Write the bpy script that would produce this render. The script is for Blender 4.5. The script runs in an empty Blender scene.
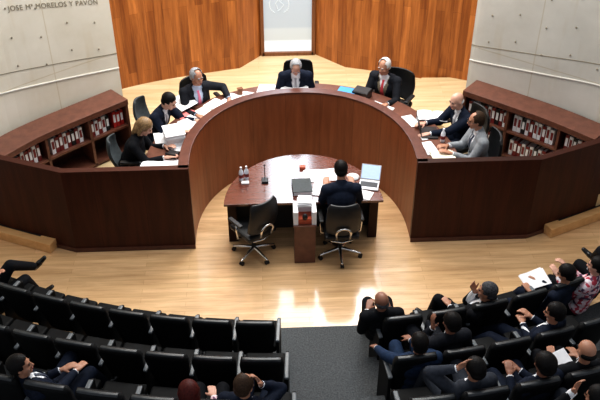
import bpy, bmesh, math, random
from mathutils import Vector, Matrix, Quaternion
from mathutils.bvhtree import BVHTree
random.seed(7)
PI = math.pi
sc = bpy.context.scene
COL = sc.collection
V = Vector

# ------------------------------------------------------------------ camera
pitch, yaw = math.radians(36.5), math.radians(2.75)
cam = bpy.data.cameras.new('camera'); cam.sensor_width = 36; cam.lens = 820 / 600 * 36
cam.clip_start = .05; cam.clip_end = 100
camo = bpy.data.objects.new('camera', cam); COL.objects.link(camo)
camo.location = (-0.452, -8.437, 7.0)
camo.rotation_euler = (PI / 2 - pitch, 0, -yaw)
sc.camera = camo

# ------------------------------------------------------------------ materials
def nodes(m):
    m.use_nodes = True
    return m.node_tree.nodes, m.node_tree.links, m.node_tree.nodes['Principled BSDF']
def flat(name, c, rough=.6, metal=0, vary=.0, scale=30, bump=0, emit=None, spec=None):
    m = bpy.data.materials.new(name); n, l, b = nodes(m)
    b.inputs['Roughness'].default_value = rough; b.inputs['Metallic'].default_value = metal
    b.inputs['Base Color'].default_value = (*c, 1)
    if spec is not None: b.inputs['Specular IOR Level'].default_value = spec
    tc = n.new('ShaderNodeTexCoord'); ns = n.new('ShaderNodeTexNoise')
    ns.inputs['Scale'].default_value = scale; ns.inputs['Detail'].default_value = 4
    l.new(tc.outputs['Object'], ns.inputs['Vector'])
    v = max(vary, .04)
    r = n.new('ShaderNodeValToRGB')
    r.color_ramp.elements[0].position = .3; r.color_ramp.elements[1].position = .7
    r.color_ramp.elements[0].color = (*[x * (1 - v) for x in c], 1)
    r.color_ramp.elements[1].color = (*[min(1, x * (1 + v)) for x in c], 1)
    l.new(ns.outputs['Fac'], r.inputs['Fac']); l.new(r.outputs['Color'], b.inputs['Base Color'])
    if bump:
        bp = n.new('ShaderNodeBump'); bp.inputs['Strength'].default_value = bump; bp.inputs['Distance'].default_value = .01
        l.new(ns.outputs['Fac'], bp.inputs['Height']); l.new(bp.outputs['Normal'], b.inputs['Normal'])
    if emit:
        b.inputs['Emission Color'].default_value = (*c, 1); b.inputs['Emission Strength'].default_value = emit
    return m
def wood(name, c0, c1, rough=.35, coord='Object', stretch=(1, 1, 1), scale=6, planks=None, pc=None, coat=0):
    """streaky grain along the axis with the small stretch; optional plank joints"""
    m = bpy.data.materials.new(name); n, l, b = nodes(m)
    tc = n.new('ShaderNodeTexCoord'); mp = n.new('ShaderNodeMapping')
    mp.inputs['Scale'].default_value = stretch
    l.new(tc.outputs[coord], mp.inputs['Vector'])
    a = n.new('ShaderNodeTexNoise'); a.inputs['Scale'].default_value = scale; a.inputs['Detail'].default_value = 8
    a.inputs['Roughness'].default_value = .65; a.inputs['Distortion'].default_value = .4
    l.new(mp.outputs[0], a.inputs['Vector'])
    r = n.new('ShaderNodeValToRGB'); r.color_ramp.elements[0].position = .32; r.color_ramp.elements[1].position = .68
    r.color_ramp.elements[0].color = (*c0, 1); r.color_ramp.elements[1].color = (*c1, 1)
    l.new(a.outputs['Fac'], r.inputs['Fac'])
    col = r.outputs['Color']
    if planks:
        bw, bh, rot, mort = planks
        mp2 = n.new('ShaderNodeMapping'); mp2.inputs['Rotation'].default_value = (0, 0, rot)
        l.new(tc.outputs[coord], mp2.inputs['Vector'])
        br = n.new('ShaderNodeTexBrick'); br.inputs['Scale'].default_value = 1
        br.inputs['Brick Width'].default_value = bw; br.inputs['Row Height'].default_value = bh
        br.inputs['Mortar Size'].default_value = mort; br.inputs['Bias'].default_value = 0
        br.offset = .37; br.offset_frequency = 2
        br.inputs['Color1'].default_value = (*pc[0], 1); br.inputs['Color2'].default_value = (*pc[1], 1)
        br.inputs['Mortar'].default_value = (*pc[2], 1)
        l.new(mp2.outputs[0], br.inputs['Vector'])
        mx = n.new('ShaderNodeMix'); mx.data_type = 'RGBA'; mx.blend_type = 'MULTIPLY'; mx.inputs['Factor'].default_value = 1
        l.new(col, mx.inputs['A']); l.new(br.outputs['Color'], mx.inputs['B']); col = mx.outputs['Result']
    l.new(col, b.inputs['Base Color'])
    b.inputs['Roughness'].default_value = rough
    b.inputs['Specular IOR Level'].default_value = .3 if 'front' in name else .5
    b.inputs['Coat Weight'].default_value = coat; b.inputs['Coat Roughness'].default_value = .12
    return m

M = {}
M['floor'] = wood('maple_floor', (.60, .375, .20), (.86, .59, .335), .34, stretch=(.5, 5, 1), scale=2.6,
                  planks=(1.5, .085, 0, .0016), pc=((1, 1, 1), (.86, .83, .78), (.62, .5, .4)), coat=1)
M['platform'] = wood('pale_maple', (.60, .46, .27), (.78, .64, .41), .38, stretch=(.5, 5, 1), scale=2.6,
                     planks=(1.5, .085, 0, .0016), pc=((1, 1, 1), (.9, .87, .8), (.7, .6, .45)), coat=.1)
M['step'] = wood('oak_step', (.68, .38, .16), (.86, .54, .26), .4, stretch=(.6, 5, 3), scale=3)
M['panel'] = wood('cedar_panel', (.26, .078, .018), (.66, .25, .065), .45, coord='UV', stretch=(5.5, .35, 1), scale=2.2,
                  planks=(1.6, .135, PI / 2, .0015), pc=((1, 1, 1), (.58, .50, .42), (.35, .28, .2)))
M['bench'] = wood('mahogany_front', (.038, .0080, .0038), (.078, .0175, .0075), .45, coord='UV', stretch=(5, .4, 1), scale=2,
                  planks=(4, .62, PI / 2, .003), pc=((1, 1, 1), (.85, .85, .85), (.5, .5, .5)))  # darker copy: shade on the wing fronts painted into the mahogany
M['bench_in'] = wood('mahogany_curve_lit', (.19, .058, .022), (.30, .098, .038), .4, coord='UV', stretch=(5, .4, 1), scale=2,
                     planks=(4, .50, PI / 2, .003), pc=((1, 1, 1), (.88, .88, .88), (.5, .5, .5)))  # same mahogany painted lighter for the light on the concave face
M['cap'] = wood('mahogany_cap', (.075, .025, .017), (.125, .044, .030), .36, stretch=(2, 2, 2), scale=4, coat=.05)
M['table'] = wood('mahogany_table', (.085, .024, .016), (.135, .040, .027), .2, stretch=(1, 6, 1), scale=4, coat=1)
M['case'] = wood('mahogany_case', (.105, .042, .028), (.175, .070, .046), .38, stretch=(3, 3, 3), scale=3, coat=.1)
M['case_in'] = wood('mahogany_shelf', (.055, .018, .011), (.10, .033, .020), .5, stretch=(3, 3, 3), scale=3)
M['frame'] = wood('brown_frame', (.16, .06, .025), (.26, .10, .04), .4, stretch=(6, 6, .5), scale=4)
M['carpet'] = flat('grey_carpet', (.085, .092, .098), .95, vary=.35, scale=60, bump=.3)
M['black'] = flat('black_leather', (.012, .013, .015), .42, vary=.2)
M['seatfab'] = flat('black_seat', (.006, .0065, .0075), .65, vary=.3, scale=14, spec=.2)
M['seattop'] = flat('black_seat_edge', (.03, .034, .038), .3, vary=.3)
M['armgrey'] = flat('grey_arm', (.12, .135, .15), .3, vary=.2)
M['charcoal'] = flat('charcoal_mesh', (.05, .06, .065), .7, vary=.2)
M['chrome'] = flat('chrome', (.75, .74, .72), .22, 1)
M['dark'] = flat('dark_plastic', (.015, .015, .017), .4)
M['paper'] = flat('white_paper', (.86, .87, .90), .8, vary=.04)
M['cream'] = flat('cream_paper', (.85, .80, .64), .8, vary=.04)
M['red'] = flat('red_cover', (.55, .035, .03), .5)
M['pinkred'] = flat('pink_folder', (.78, .22, .22), .6)
M['maroon'] = flat('maroon_spine', (.22, .03, .03), .5)
M['black_sp'] = flat('black_spine', (.02, .02, .022), .5)
M['blue'] = flat('blue_cover', (.06, .30, .62), .4)
M['hair_dkbrown'] = flat('dark_brown_hair', (.045, .026, .016), .5, vary=.4, scale=80, bump=.4)
M['screen'] = flat('laptop_screen', (.55, .70, .92), .3, emit=.35)
M['silver'] = flat('silver_plastic', (.55, .56, .58), .35, .4)
M['redwood'] = flat('red_box', (.50, .10, .05), .5)
M['white'] = flat('white_shirt', (.80, .82, .86), .75)
M['bluetint'] = flat('pale_blue_shirt', (.50, .60, .78), .75)
M['suit_black'] = flat('black_suit', (.008, .009, .012), .8, vary=.25)
M['suit_navy'] = flat('navy_suit', (.010, .015, .030), .8, vary=.25)
M['suit_blue'] = flat('blue_jacket', (.018, .036, .078), .8, vary=.25)
M['suit_grey'] = flat('light_grey_suit', (.25, .27, .295), .85, vary=.15)
M['suit_slate'] = flat('slate_suit', (.042, .048, .062), .85, vary=.2)
M['suit_char'] = flat('charcoal_suit', (.016, .018, .024), .8, vary=.25)
M['vest'] = flat('olive_vest', (.20, .17, .12), .8)
M['tie_pink'] = flat('pink_tie', (.75, .20, .32), .6)
M['tie_red'] = flat('red_tie', (.55, .06, .08), .6)
M['tie_dark'] = flat('dark_tie', (.03, .04, .07), .6)
M['tie_grey'] = flat('grey_tie', (.35, .35, .38), .6)
M['skin_a'] = flat('skin_light', (.62, .36, .27), .5, vary=.06, scale=12)
M['skin_b'] = flat('skin_tan', (.42, .21, .135), .5, vary=.06, scale=12)
M['skin_c'] = flat('skin_brown', (.27, .125, .08), .5, vary=.06, scale=12)
M['hair_black'] = flat('black_hair', (.008, .007, .007), .5, vary=.4, scale=80, bump=.4)
M['hair_grey'] = flat('grey_hair', (.30, .31, .33), .6, vary=.4, scale=80, bump=.4)
M['hair_white'] = flat('white_hair', (.62, .62, .62), .6, vary=.2, scale=80, bump=.4)
M['hair_salt'] = flat('dark_grey_hair', (.06, .063, .07), .6, vary=.6, scale=60, bump=.4)
M['hair_brown'] = flat('blond_brown_hair', (.24, .15, .07), .5, vary=.5, scale=60, bump=.4)
M['hair_red'] = flat('red_brown_hair', (.07, .012, .010), .5, vary=.4, scale=60, bump=.4)
M['eye'] = flat('eye_dark', (.02, .015, .012), .2)
M['lip'] = flat('lip', (.38, .13, .11), .5)
for k_ in ('hair_black', 'hair_dkbrown', 'hair_salt', 'hair_red', 'suit_black', 'suit_navy', 'suit_char', 'suit_blue', 'suit_slate'):
    M[k_].node_tree.nodes['Principled BSDF'].inputs['Specular IOR Level'].default_value = .15
M['shoe'] = flat('black_shoe', (.01, .01, .011), .25)
M['bottle'] = flat('clear_bottle', (.75, .80, .86), .1)
M['letter'] = flat('bronze_letter', (.30, .26, .19), .6, .1)
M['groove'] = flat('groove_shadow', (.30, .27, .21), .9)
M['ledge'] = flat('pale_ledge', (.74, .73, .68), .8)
def floral():
    m = bpy.data.materials.new('floral_cloth'); n, l, b = nodes(m)
    tc = n.new('ShaderNodeTexCoord'); vo = n.new('ShaderNodeTexVoronoi'); vo.inputs['Scale'].default_value = 26
    r = n.new('ShaderNodeValToRGB'); r.color_ramp.interpolation = 'CONSTANT'
    r.color_ramp.elements[0].color = (.75, .55, .6, 1); r.color_ramp.elements[1].color = (.45, .05, .08, 1); r.color_ramp.elements[1].position = .35
    e = r.color_ramp.elements.new(.6); e.color = (.8, .75, .8, 1)
    e = r.color_ramp.elements.new(.8); e.color = (.12, .06, .12, 1)
    l.new(tc.outputs['Object'], vo.inputs['Vector'])
    sp = n.new('ShaderNodeSeparateColor'); l.new(vo.outputs['Color'], sp.inputs['Color'])
    l.new(sp.outputs[0], r.inputs['Fac']); l.new(r.outputs['Color'], b.inputs['Base Color']); b.inputs['Roughness'].default_value = .8
    return m
M['floral'] = floral()
def concrete(name, lo, hi):
    m = bpy.data.materials.new(name); n, l, b = nodes(m)
    tc = n.new('ShaderNodeTexCoord')
    a = n.new('ShaderNodeTexNoise'); a.inputs['Scale'].default_value = 1.1; a.inputs['Detail'].default_value = 9; a.inputs['Roughness'].default_value = .6
    l.new(tc.outputs['UV'], a.inputs['Vector'])
    r = n.new('ShaderNodeValToRGB'); r.color_ramp.elements[0].position = .3; r.color_ramp.elements[1].position = .7
    r.color_ramp.elements[0].color = (*lo, 1); r.color_ramp.elements[1].color = (*hi, 1)
    l.new(a.outputs['Fac'], r.inputs['Fac'])
    # warm vertical stains
    mp = n.new('ShaderNodeMapping'); mp.inputs['Scale'].default_value = (1.6, .25, 1); l.new(tc.outputs['UV'], mp.inputs['Vector'])
    s = n.new('ShaderNodeTexNoise'); s.inputs['Scale'].default_value = 1.6; s.inputs['Detail'].default_value = 5; l.new(mp.outputs[0], s.inputs['Vector'])
    r2 = n.new('ShaderNodeValToRGB'); r2.color_ramp.elements[0].position = .56; r2.color_ramp.elements[1].position = .76
    r2.color_ramp.elements[0].color = (1, 1, 1, 1); r2.color_ramp.elements[1].color = (.86, .78, .64, 1)
    l.new(s.outputs['Fac'], r2.inputs['Fac'])
    mx = n.new('ShaderNodeMix'); mx.data_type = 'RGBA'; mx.blend_type = 'MULTIPLY'; mx.inputs['Factor'].default_value = 1
    l.new(r.outputs['Color'], mx.inputs['A']); l.new(r2.outputs['Color'], mx.inputs['B'])
    # formwork panel joints
    br = n.new('ShaderNodeTexBrick'); br.offset = 0; br.inputs['Scale'].default_value = 1
    br.inputs['Brick Width'].default_value = 1.22; br.inputs['Row Height'].default_value = 2.4; br.inputs['Mortar Size'].default_value = .012
    br.inputs['Mortar Smooth'].default_value = .9
    br.inputs['Color1'].default_value = (1, 1, 1, 1); br.inputs['Color2'].default_value = (.96, .96, .95, 1); br.inputs['Mortar'].default_value = (.84, .79, .70, 1)
    mp3 = n.new('ShaderNodeMapping'); mp3.inputs['Location'].default_value = (.25, .68, 0); l.new(tc.outputs['UV'], mp3.inputs['Vector'])
    l.new(mp3.outputs[0], br.inputs['Vector'])
    m2 = n.new('ShaderNodeMix'); m2.data_type = 'RGBA'; m2.blend_type = 'MULTIPLY'; m2.inputs['Factor'].default_value = 1
    l.new(mx.outputs['Result'], m2.inputs['A']); l.new(br.outputs['Color'], m2.inputs['B'])
    l.new(m2.outputs['Result'], b.inputs['Base Color']); b.inputs['Roughness'].default_value = .85
    bp = n.new('ShaderNodeBump'); bp.inputs['Strength'].default_value = .25; l.new(a.outputs['Fac'], bp.inputs['Height']); l.new(bp.outputs['Normal'], b.inputs['Normal'])
    return m
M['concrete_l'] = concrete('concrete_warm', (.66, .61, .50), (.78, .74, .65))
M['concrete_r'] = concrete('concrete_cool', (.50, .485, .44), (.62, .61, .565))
M['plaster'] = flat('grey_plaster', (.35, .34, .33), .9, vary=.08, scale=2)

# ------------------------------------------------------------------ mesh helpers
class MB:
    def __init__(s): s.bm = bmesh.new(); s.uv = s.bm.loops.layers.uv.new('UVMap')
    def box(s, c, size, rot=None, taper=1, M4=None):
        vs = []
        for dz in (-.5, .5):
            k = taper if dz > 0 else 1
            for dx, dy in ((-.5, -.5), (.5, -.5), (.5, .5), (-.5, .5)):
                v = V((dx * size[0] * k, dy * size[1] * k, dz * size[2]))
                if rot: v = rot @ v
                v = v + V(c)
                if M4: v = M4 @ v
                vs.append(s.bm.verts.new(v))
        for f in ((3, 2, 1, 0), (4, 5, 6, 7), (0, 1, 5, 4), (1, 2, 6, 5), (2, 3, 7, 6), (3, 0, 4, 7)):
            s.bm.faces.new([vs[i] for i in f])
        return s
    def loft(s, rings, cap=True, closed=True):
        R = [[s.bm.verts.new(p) for p in r] for r in rings]
        n = len(R[0])
        for a, b in zip(R, R[1:]):
            for i in range(n if closed else n - 1):
                j = (i + 1) % n
                s.bm.faces.new((a[i], a[j], b[j], b[i]))
        if cap:
            s.bm.faces.new(R[0][::-1]); s.bm.faces.new(R[-1])
        return s
    def caps(s, a, b, ra, rb, n=14, k=4, flat=None):
        """tapered capsule from a to b; flat=(axis, factor) squashes the section"""
        a, b = V(a), V(b); d = b - a; L = d.length
        d = d / L if L > 1e-6 else V((0, 0, 1))
        u = d.orthogonal().normalized(); w = d.cross(u)
        def off(t, r):
            o = (u * math.cos(t) + w * math.sin(t)) * r
            if flat:
                ax = V(flat[0]).normalized(); o = o - ax * o.dot(ax) * (1 - flat[1])
            return o
        rings = []
        for i in range(1, k + 1):
            t = PI / 2 * (1 - i / k); rings.append([a - d * ra * math.sin(t) + off(2 * PI * j / n, ra * math.cos(t) + 1e-5) for j in range(n)])
        for i in range(0, k):
            t = PI / 2 * i / k; rings.append([b + d * rb * math.sin(t) + off(2 * PI * j / n, rb * math.cos(t) + 1e-5) for j in range(n)])
        return s.loft(rings)
    def ell(s, c, r, rot=None, n=16, k=10):
        c = V(c); rings = []
        for i in range(k + 1):
            t = -PI / 2 + PI * i / k; rr = max(math.cos(t), .002)
            ring = []
            for j in range(n):
                v = V((r[0] * rr * math.cos(2 * PI * j / n), r[1] * rr * math.sin(2 * PI * j / n), r[2] * math.sin(t)))
                if rot: v = rot @ v
                ring.append(c + v)
            rings.append(ring)
        return s.loft(rings)
    def cyl(s, a, b, ra, rb=None, n=16):
        rb = ra if rb is None else rb
        a, b = V(a), V(b); d = (b - a).normalized(); u = d.orthogonal().normalized(); w = d.cross(u)
        return s.loft([[p + (u * math.cos(2 * PI * j / n) + w * math.sin(2 * PI * j / n)) * r for j in range(n)] for p, r in ((a, ra), (b, rb))])
    def tube(s, pts, r, n=8, closed=False):
        pts = [V(p) for p in pts]; rings = []
        up = None
        for i, p in enumerate(pts):
            d = (pts[min(i + 1, len(pts) - 1)] - pts[max(i - 1, 0)]).normalized()
            u = d.orthogonal().normalized() if up is None else (up - d * up.dot(d)).normalized()
            up = u; w = d.cross(u)
            rings.append([p + (u * math.cos(2 * PI * j / n) + w * math.sin(2 * PI * j / n)) * r for j in range(n)])
        return s.loft(rings)
    def prism(s, poly, z0, z1):
        """poly: list of xy (ccw); concave allowed"""
        lo = [s.bm.verts.new((p[0], p[1], z0)) for p in poly]; hi = [s.bm.verts.new((p[0], p[1], z1)) for p in poly]
        n = len(poly)
        from mathutils.geometry import tessellate_polygon
        for a, b, c in tessellate_polygon([[V((p[0], p[1], 0)) for p in poly]]):
            s.bm.faces.new((hi[a], hi[b], hi[c])); s.bm.faces.new((lo[c], lo[b], lo[a]))
        for i in range(n):
            j = (i + 1) % n; s.bm.faces.new((lo[i], lo[j], hi[j], hi[i]))
        return s
    def wall(s, inner, outer, z0, z1, u0=0):
        """thick curtain between two polylines, UV = (arc length, height)"""
        def quad(a, b, za, zb, ua, ub):
            vs = [s.bm.verts.new((*a, za)), s.bm.verts.new((*b, za)), s.bm.verts.new((*b, zb)), s.bm.verts.new((*a, zb))]
            f = s.bm.faces.new(vs)
            for lp, uv in zip(f.loops, ((ua, za), (ub, za), (ub, zb), (ua, zb))): lp[s.uv].uv = uv
        u = u0
        for i in range(len(inner) - 1):
            L = (V(inner[i + 1]) - V(inner[i])).length
            quad(inner[i], inner[i + 1], z0, z1, u, u + L); quad(outer[i + 1], outer[i], z0, z1, u + L, u)
            for z in (z0, z1):
                vs = [s.bm.verts.new((*p, z)) for p in (inner[i], inner[i + 1], outer[i + 1], outer[i])]
                f = s.bm.faces.new(vs if z == z1 else vs[::-1])
                for lp in f.loops: lp[s.uv].uv = (u, z)
            u += L
        for i in (0, -1):
            quad(inner[i], outer[i], z0, z1, u, u + .1)
        bmesh.ops.remove_doubles(s.bm, verts=s.bm.verts, dist=.0004)
        return s
    def build(s, name, mat, parent=None, smooth=False, bevel=0, loc=None, rz=None):
        bmesh.ops.recalc_face_normals(s.bm, faces=s.bm.faces)
        me = bpy.data.meshes.new(name); s.bm.to_mesh(me); s.bm.free()
        me.materials.append(M[mat] if isinstance(mat, str) else mat)
        if smooth: me.polygons.foreach_set('use_smooth', [True] * len(me.polygons))
        o = bpy.data.objects.new(name, me); COL.objects.link(o)
        if parent: o.parent = parent
        if loc is not None: o.location = loc
        if rz is not None: o.rotation_euler = (0, 0, rz)
        if bevel:
            b = o.modifiers.new('bevel', 'BEVEL'); b.width = bevel; b.segments = 2; b.limit_method = 'ANGLE'
        return o
def tag(o, label=None, cat=None, group=None, kind=None):
    if label: o['label'] = label
    if cat: o['category'] = cat
    if group: o['group'] = group
    if kind: o['kind'] = kind
    return o
def empty(name, loc=(0, 0, 0), rz=0):
    o = bpy.data.objects.new(name, None); COL.objects.link(o); o.location = loc; o.rotation_euler = (0, 0, rz); o.empty_display_size = .1
    return o
def copy_tree(o, parent=None):
    c = o.copy(); COL.objects.link(c); c.parent = parent
    for ch in list(o.children): copy_tree(ch, c)
    return c
def struct(o, label=None):
    o['kind'] = 'structure'
    if label: o['label'] = label
    return o
def offset_line(pts, d):
    """shift a polyline to its left by d"""
    out = []
    for i, p in enumerate(pts):
        a = V(pts[max(i - 1, 0)]); b = V(pts[min(i + 1, len(pts) - 1)]); p = V(p)
        if 0 < i < len(pts) - 1:
            n1 = (p - a).normalized(); n2 = (b - p).normalized(); m = (n1 + n2).normalized()
            k = 1 / max(.5, m.dot(n1))
        else: m = (b - a).normalized(); k = 1
        out.append(tuple(p + V((-m.y, m.x)) * d * k))
    return out
def resample(pts, n):
    pts = [V(p) for p in pts]; L = [0]
    for a, b in zip(pts, pts[1:]): L.append(L[-1] + (b - a).length)
    out = []
    for i in range(n + 1):
        t = L[-1] * i / n
        for k in range(len(L) - 1):
            if t <= L[k + 1] + 1e-9:
                f = (t - L[k]) / (L[k + 1] - L[k]); out.append(tuple(pts[k].lerp(pts[k + 1], f))); break
    return out
def catmull(pts, n):
    P = [V(p) for p in pts]; P = [P[0] * 2 - P[1]] + P + [P[-1] * 2 - P[-2]]; out = []
    for i in range(1, len(P) - 2):
        for j in range(n):
            t = j / n; a, b, c, d = P[i - 1:i + 3]
            out.append(tuple(.5 * ((2 * b) + (c - a) * t + (2 * a - 5 * b + 4 * c - d) * t * t + (3 * b - a - 3 * c + d) * t ** 3)))
    out.append(tuple(P[-2])); return out

PZ = .35      # raised platform behind the bench
RIM = 1.28    # top of the bench wall
DESK = 1.09   # desktop behind the bench

# ------------------------------------------------------------------ setting
def bench_curve(a=1.44, b=1.64, cy=.23, n=40, y0=.02):
    pts = [(-a, y0)]
    for i in range(n + 1):
        t = PI - PI * i / n
        pts.append((a * math.copysign(abs(math.cos(t)) ** .93, math.cos(t)), cy + b * math.sin(t) ** .93))
    pts.append((a, y0)); return pts
inner = bench_curve()
outer = offset_line(inner, .12)
# floor of the pit in front of the bench
mb = MB(); mb.box((0, 2, -.1), (14, 7.05, .2)); fl = mb.build('floor', 'floor'); struct(fl, 'pale maple strip floor in front of the bench')
# platform
U = offset_line(inner, .06)
left_w = [(-6.3, 1.5), (-4.4, .6), (-3.88, .38), (-3.0, .06), (-1.44, .06)]
right_w = [(1.44, .06), (3.0, .06), (3.88, .38), (4.4, .6), (6.3, 1.5)]
poly = left_w + U + right_w + [(6.3, 5.2), (-6.3, 5.2)]
mb = MB(); mb.prism(poly, .001, PZ); struct(mb.build('floor_platform', 'platform'), 'raised pale maple floor behind the bench')
# low second tread behind the right-hand desk
mb = MB(); mb.prism([(1.45, 3.25), (2.3, 2.15), (3.4, 2.9), (3.2, 3.75), (2.2, 3.78)], PZ - .01, PZ + .09)
tr = mb.build('trim_1', 'platform'); struct(tr, 'pale wooden tread at the right end of the platform')
# gallery tiers
def arc_poly(r0, r1, cyy=5.65, span=52, n=40):
    a = [(r0 * math.sin(math.radians(t)), cyy - r0 * math.cos(math.radians(t))) for t in [(-span + 2 * span * i / n) for i in range(n + 1)]]
    b = [(r1 * math.sin(math.radians(t)), cyy - r1 * math.cos(math.radians(t))) for t in [(-span + 2 * span * i / n) for i in range(n + 1)]]
    return b + a[::-1]
TIER = [0.004, .32, .64, .96]
TR = [None, 8.0, 8.8, 9.62, 11.6]
mb = MB(); mb.box((0, -3.02, -.098), (14, 2.99, .2)); struct(mb.build('floor_gallery', 'carpet'), 'dark grey carpet of the public gallery')
for i in (1, 2, 3):
    mb = MB(); mb.prism(arc_poly(TR[i], TR[i + 1], span=44 if i < 3 else 40), 0.003, TIER[i]); struct(mb.build('floor_tier', 'carpet'), 'dark grey carpeted gallery step')
# cedar walls at the back
wl = catmull([(-5.6, 1.9), (-4.2, 3.0), (-2.79, 3.82), (-1.9, 4.17), (-.88, 4.45)], 8)
mb = MB(); mb.wall(wl, offset_line(wl, .15), PZ - .01, 6.6); struct(mb.build('wall_back_left', 'panel'), 'reddish cedar plank wall left of the glass door')
rv = [(-.88, 4.452), (-.50, 4.93)]
mb = MB(); mb.wall(rv, offset_line(rv, .15), PZ - .01, 6.6); struct(mb.build('wall_reveal_left', 'panel'))
wr = catmull([(.95, 4.40), (1.58, 4.18), (2.26, 3.90), (2.89, 3.66), (4.2, 2.9), (5.6, 1.8)], 8)
mb = MB(); mb.wall(wr, offset_line(wr, .15), PZ - .01, 6.6); struct(mb.build('wall_back_right', 'panel'), 'reddish cedar plank wall right of the glass door')
rv = [(.45, 4.93), (.95, 4.402)]
mb = MB(); mb.wall(rv, offset_line(rv, .15), PZ - .01, 6.6); struct(mb.build('wall_reveal_right', 'panel'))

# glass door with frosted pane; daylight behind it painted as emission, strongest high up
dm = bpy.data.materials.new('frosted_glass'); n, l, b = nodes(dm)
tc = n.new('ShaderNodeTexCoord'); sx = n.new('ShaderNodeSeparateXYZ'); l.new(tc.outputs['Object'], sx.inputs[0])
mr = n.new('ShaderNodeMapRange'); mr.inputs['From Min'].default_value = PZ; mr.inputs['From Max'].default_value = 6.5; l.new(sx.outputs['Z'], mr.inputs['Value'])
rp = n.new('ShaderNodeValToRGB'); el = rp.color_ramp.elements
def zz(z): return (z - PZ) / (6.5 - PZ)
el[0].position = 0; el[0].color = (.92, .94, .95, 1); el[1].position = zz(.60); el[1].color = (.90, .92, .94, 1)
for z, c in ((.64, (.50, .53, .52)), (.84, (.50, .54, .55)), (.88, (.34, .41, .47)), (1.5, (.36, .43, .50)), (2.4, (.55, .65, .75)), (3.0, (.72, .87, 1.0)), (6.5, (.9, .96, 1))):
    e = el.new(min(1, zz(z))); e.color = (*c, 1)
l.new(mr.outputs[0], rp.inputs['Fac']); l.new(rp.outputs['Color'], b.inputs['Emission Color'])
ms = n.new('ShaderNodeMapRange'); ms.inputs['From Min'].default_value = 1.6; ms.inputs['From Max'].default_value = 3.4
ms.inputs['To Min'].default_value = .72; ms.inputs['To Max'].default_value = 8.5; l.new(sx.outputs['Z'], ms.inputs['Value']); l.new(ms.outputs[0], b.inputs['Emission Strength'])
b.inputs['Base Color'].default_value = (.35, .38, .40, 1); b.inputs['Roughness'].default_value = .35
root = empty('door_1', (-.025, 4.93, PZ)); struct(root, 'tall frosted glass door set between the cedar walls')
mb = MB(); mb.box((-.025, 4.95, PZ + 3.1), (.84, .02, 6.1)); g = mb.build('glass_pane', dm, root); g.matrix_parent_inverse = Matrix.Translation((.025, -4.93, -PZ))
mb = MB()
for x in (-.475, .425): mb.box((x - 0, 4.93, PZ + 3.1), (.06, .1, 6.2))
mb.box((-.025, 4.93, PZ + .03), (.9, .1, .06)); mb.box((-.025, 4.93, 6.5), (.9, .1, .06))
g = mb.build('door_frame', 'frame', root); g.matrix_parent_inverse = Matrix.Translation((.025, -4.93, -PZ))
etch = flat('etched_glass', (.62, .68, .72), .6, emit=.25)
mb = MB()
ex, ez = -.17, 1.17
for sgn in (-1, 1):
    arc = [(ex + sgn * .17 * math.sin(t), 4.936, ez + .13 - .17 * math.cos(t)) for t in [PI * (.15 + .55 * i / 8) for i in range(9)]]
    mb.tube(arc, .006, 5)
    for q in arc[1:-1]: mb.ell(q, (.018, .003, .009), Matrix.Rotation(sgn * .8, 3, 'Y'), 8, 4)
mb.tube([(ex - .03, 4.936, ez + .05), (ex - .06, 4.936, ez + .15), (ex, 4.936, ez + .25), (ex + .05, 4.936, ez + .22), (ex + .03, 4.936, ez + .19)], .009, 5)
mb.tube([(ex + .0, 4.936, ez + .2), (ex + .08, 4.936, ez + .12), (ex + .02, 4.936, ez + .04), (ex - .03, 4.936, ez + .01)], .006, 5)
g = mb.build('etched_emblem', etch, root); g.matrix_parent_inverse = Matrix.Translation((.025, -4.93, -PZ))

# added high window band, out of view, glowing for the bright floor reflection
hw = [(.47, 4.88), (.93, 4.385)] + [p for p in wr if .97 < p[0] < 1.75]
hm_ = flat('added_window_glow', (.80, .90, 1.0), .4, emit=13)
mb = MB(); mb.wall(offset_line(hw, -.012), offset_line(hw, -.03), 4.15, 6.3); wn = struct(mb.build('added_window', hm_), 'added unseen frosted window band high right of the glass door')
mb = MB(); mb.wall(offset_line(hw, -.0), offset_line(hw, -.045), 4.09, 4.15); mb.build('added_window_sill', 'frame', wn)

# concrete side walls
cl = catmull([(-2.56, 2.36), (-2.70, 2.25), (-3.36, 1.73), (-4.04, 1.10), (-4.95, -.1), (-5.6, -1.8), (-6.0, -4.4)], 6)
cr = catmull([(2.56, 2.34), (2.70, 2.20), (3.40, 1.62), (4.09, 1.01), (4.95, -.1), (5.6, -1.8), (6.0, -4.4)], 6)
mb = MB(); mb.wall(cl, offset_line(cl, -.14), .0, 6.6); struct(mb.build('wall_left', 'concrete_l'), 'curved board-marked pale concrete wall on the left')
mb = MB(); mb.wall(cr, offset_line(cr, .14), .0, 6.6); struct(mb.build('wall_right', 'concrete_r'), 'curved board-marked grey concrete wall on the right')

def band(name, line, side, z, mat, w, d, k=18):
    off = offset_line(line, side * d); mb = MB()
    L = 0
    for i in range(min(k, len(line) - 1)):
        s = (V(line[i + 1]) - V(line[i])).length
        za, zb = z(L), z(L + s); L += s
        for (p, q) in ((line, off),):
            vs = [mb.bm.verts.new(x) for x in ((*line[i], za), (*line[i + 1], zb), (*line[i + 1], zb + w), (*line[i], za + w), (*off[i], za), (*off[i + 1], zb), (*off[i + 1], zb + w), (*off[i], za + w))]
            for f in ((0, 1, 2, 3), (4, 5, 6, 7), (0, 1, 5, 4), (3, 2, 6, 7), (0, 3, 7, 4), (1, 2, 6, 5)): mb.bm.faces.new([vs[j] for j in f])
    bmesh.ops.remove_doubles(mb.bm, verts=mb.bm.verts, dist=.0003)
    return struct(mb.build(name, mat))
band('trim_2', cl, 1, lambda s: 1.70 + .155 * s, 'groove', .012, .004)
band('trim_3', cl, 1, lambda s: 1.47 + .135 * s, 'ledge', .014, .012)
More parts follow.
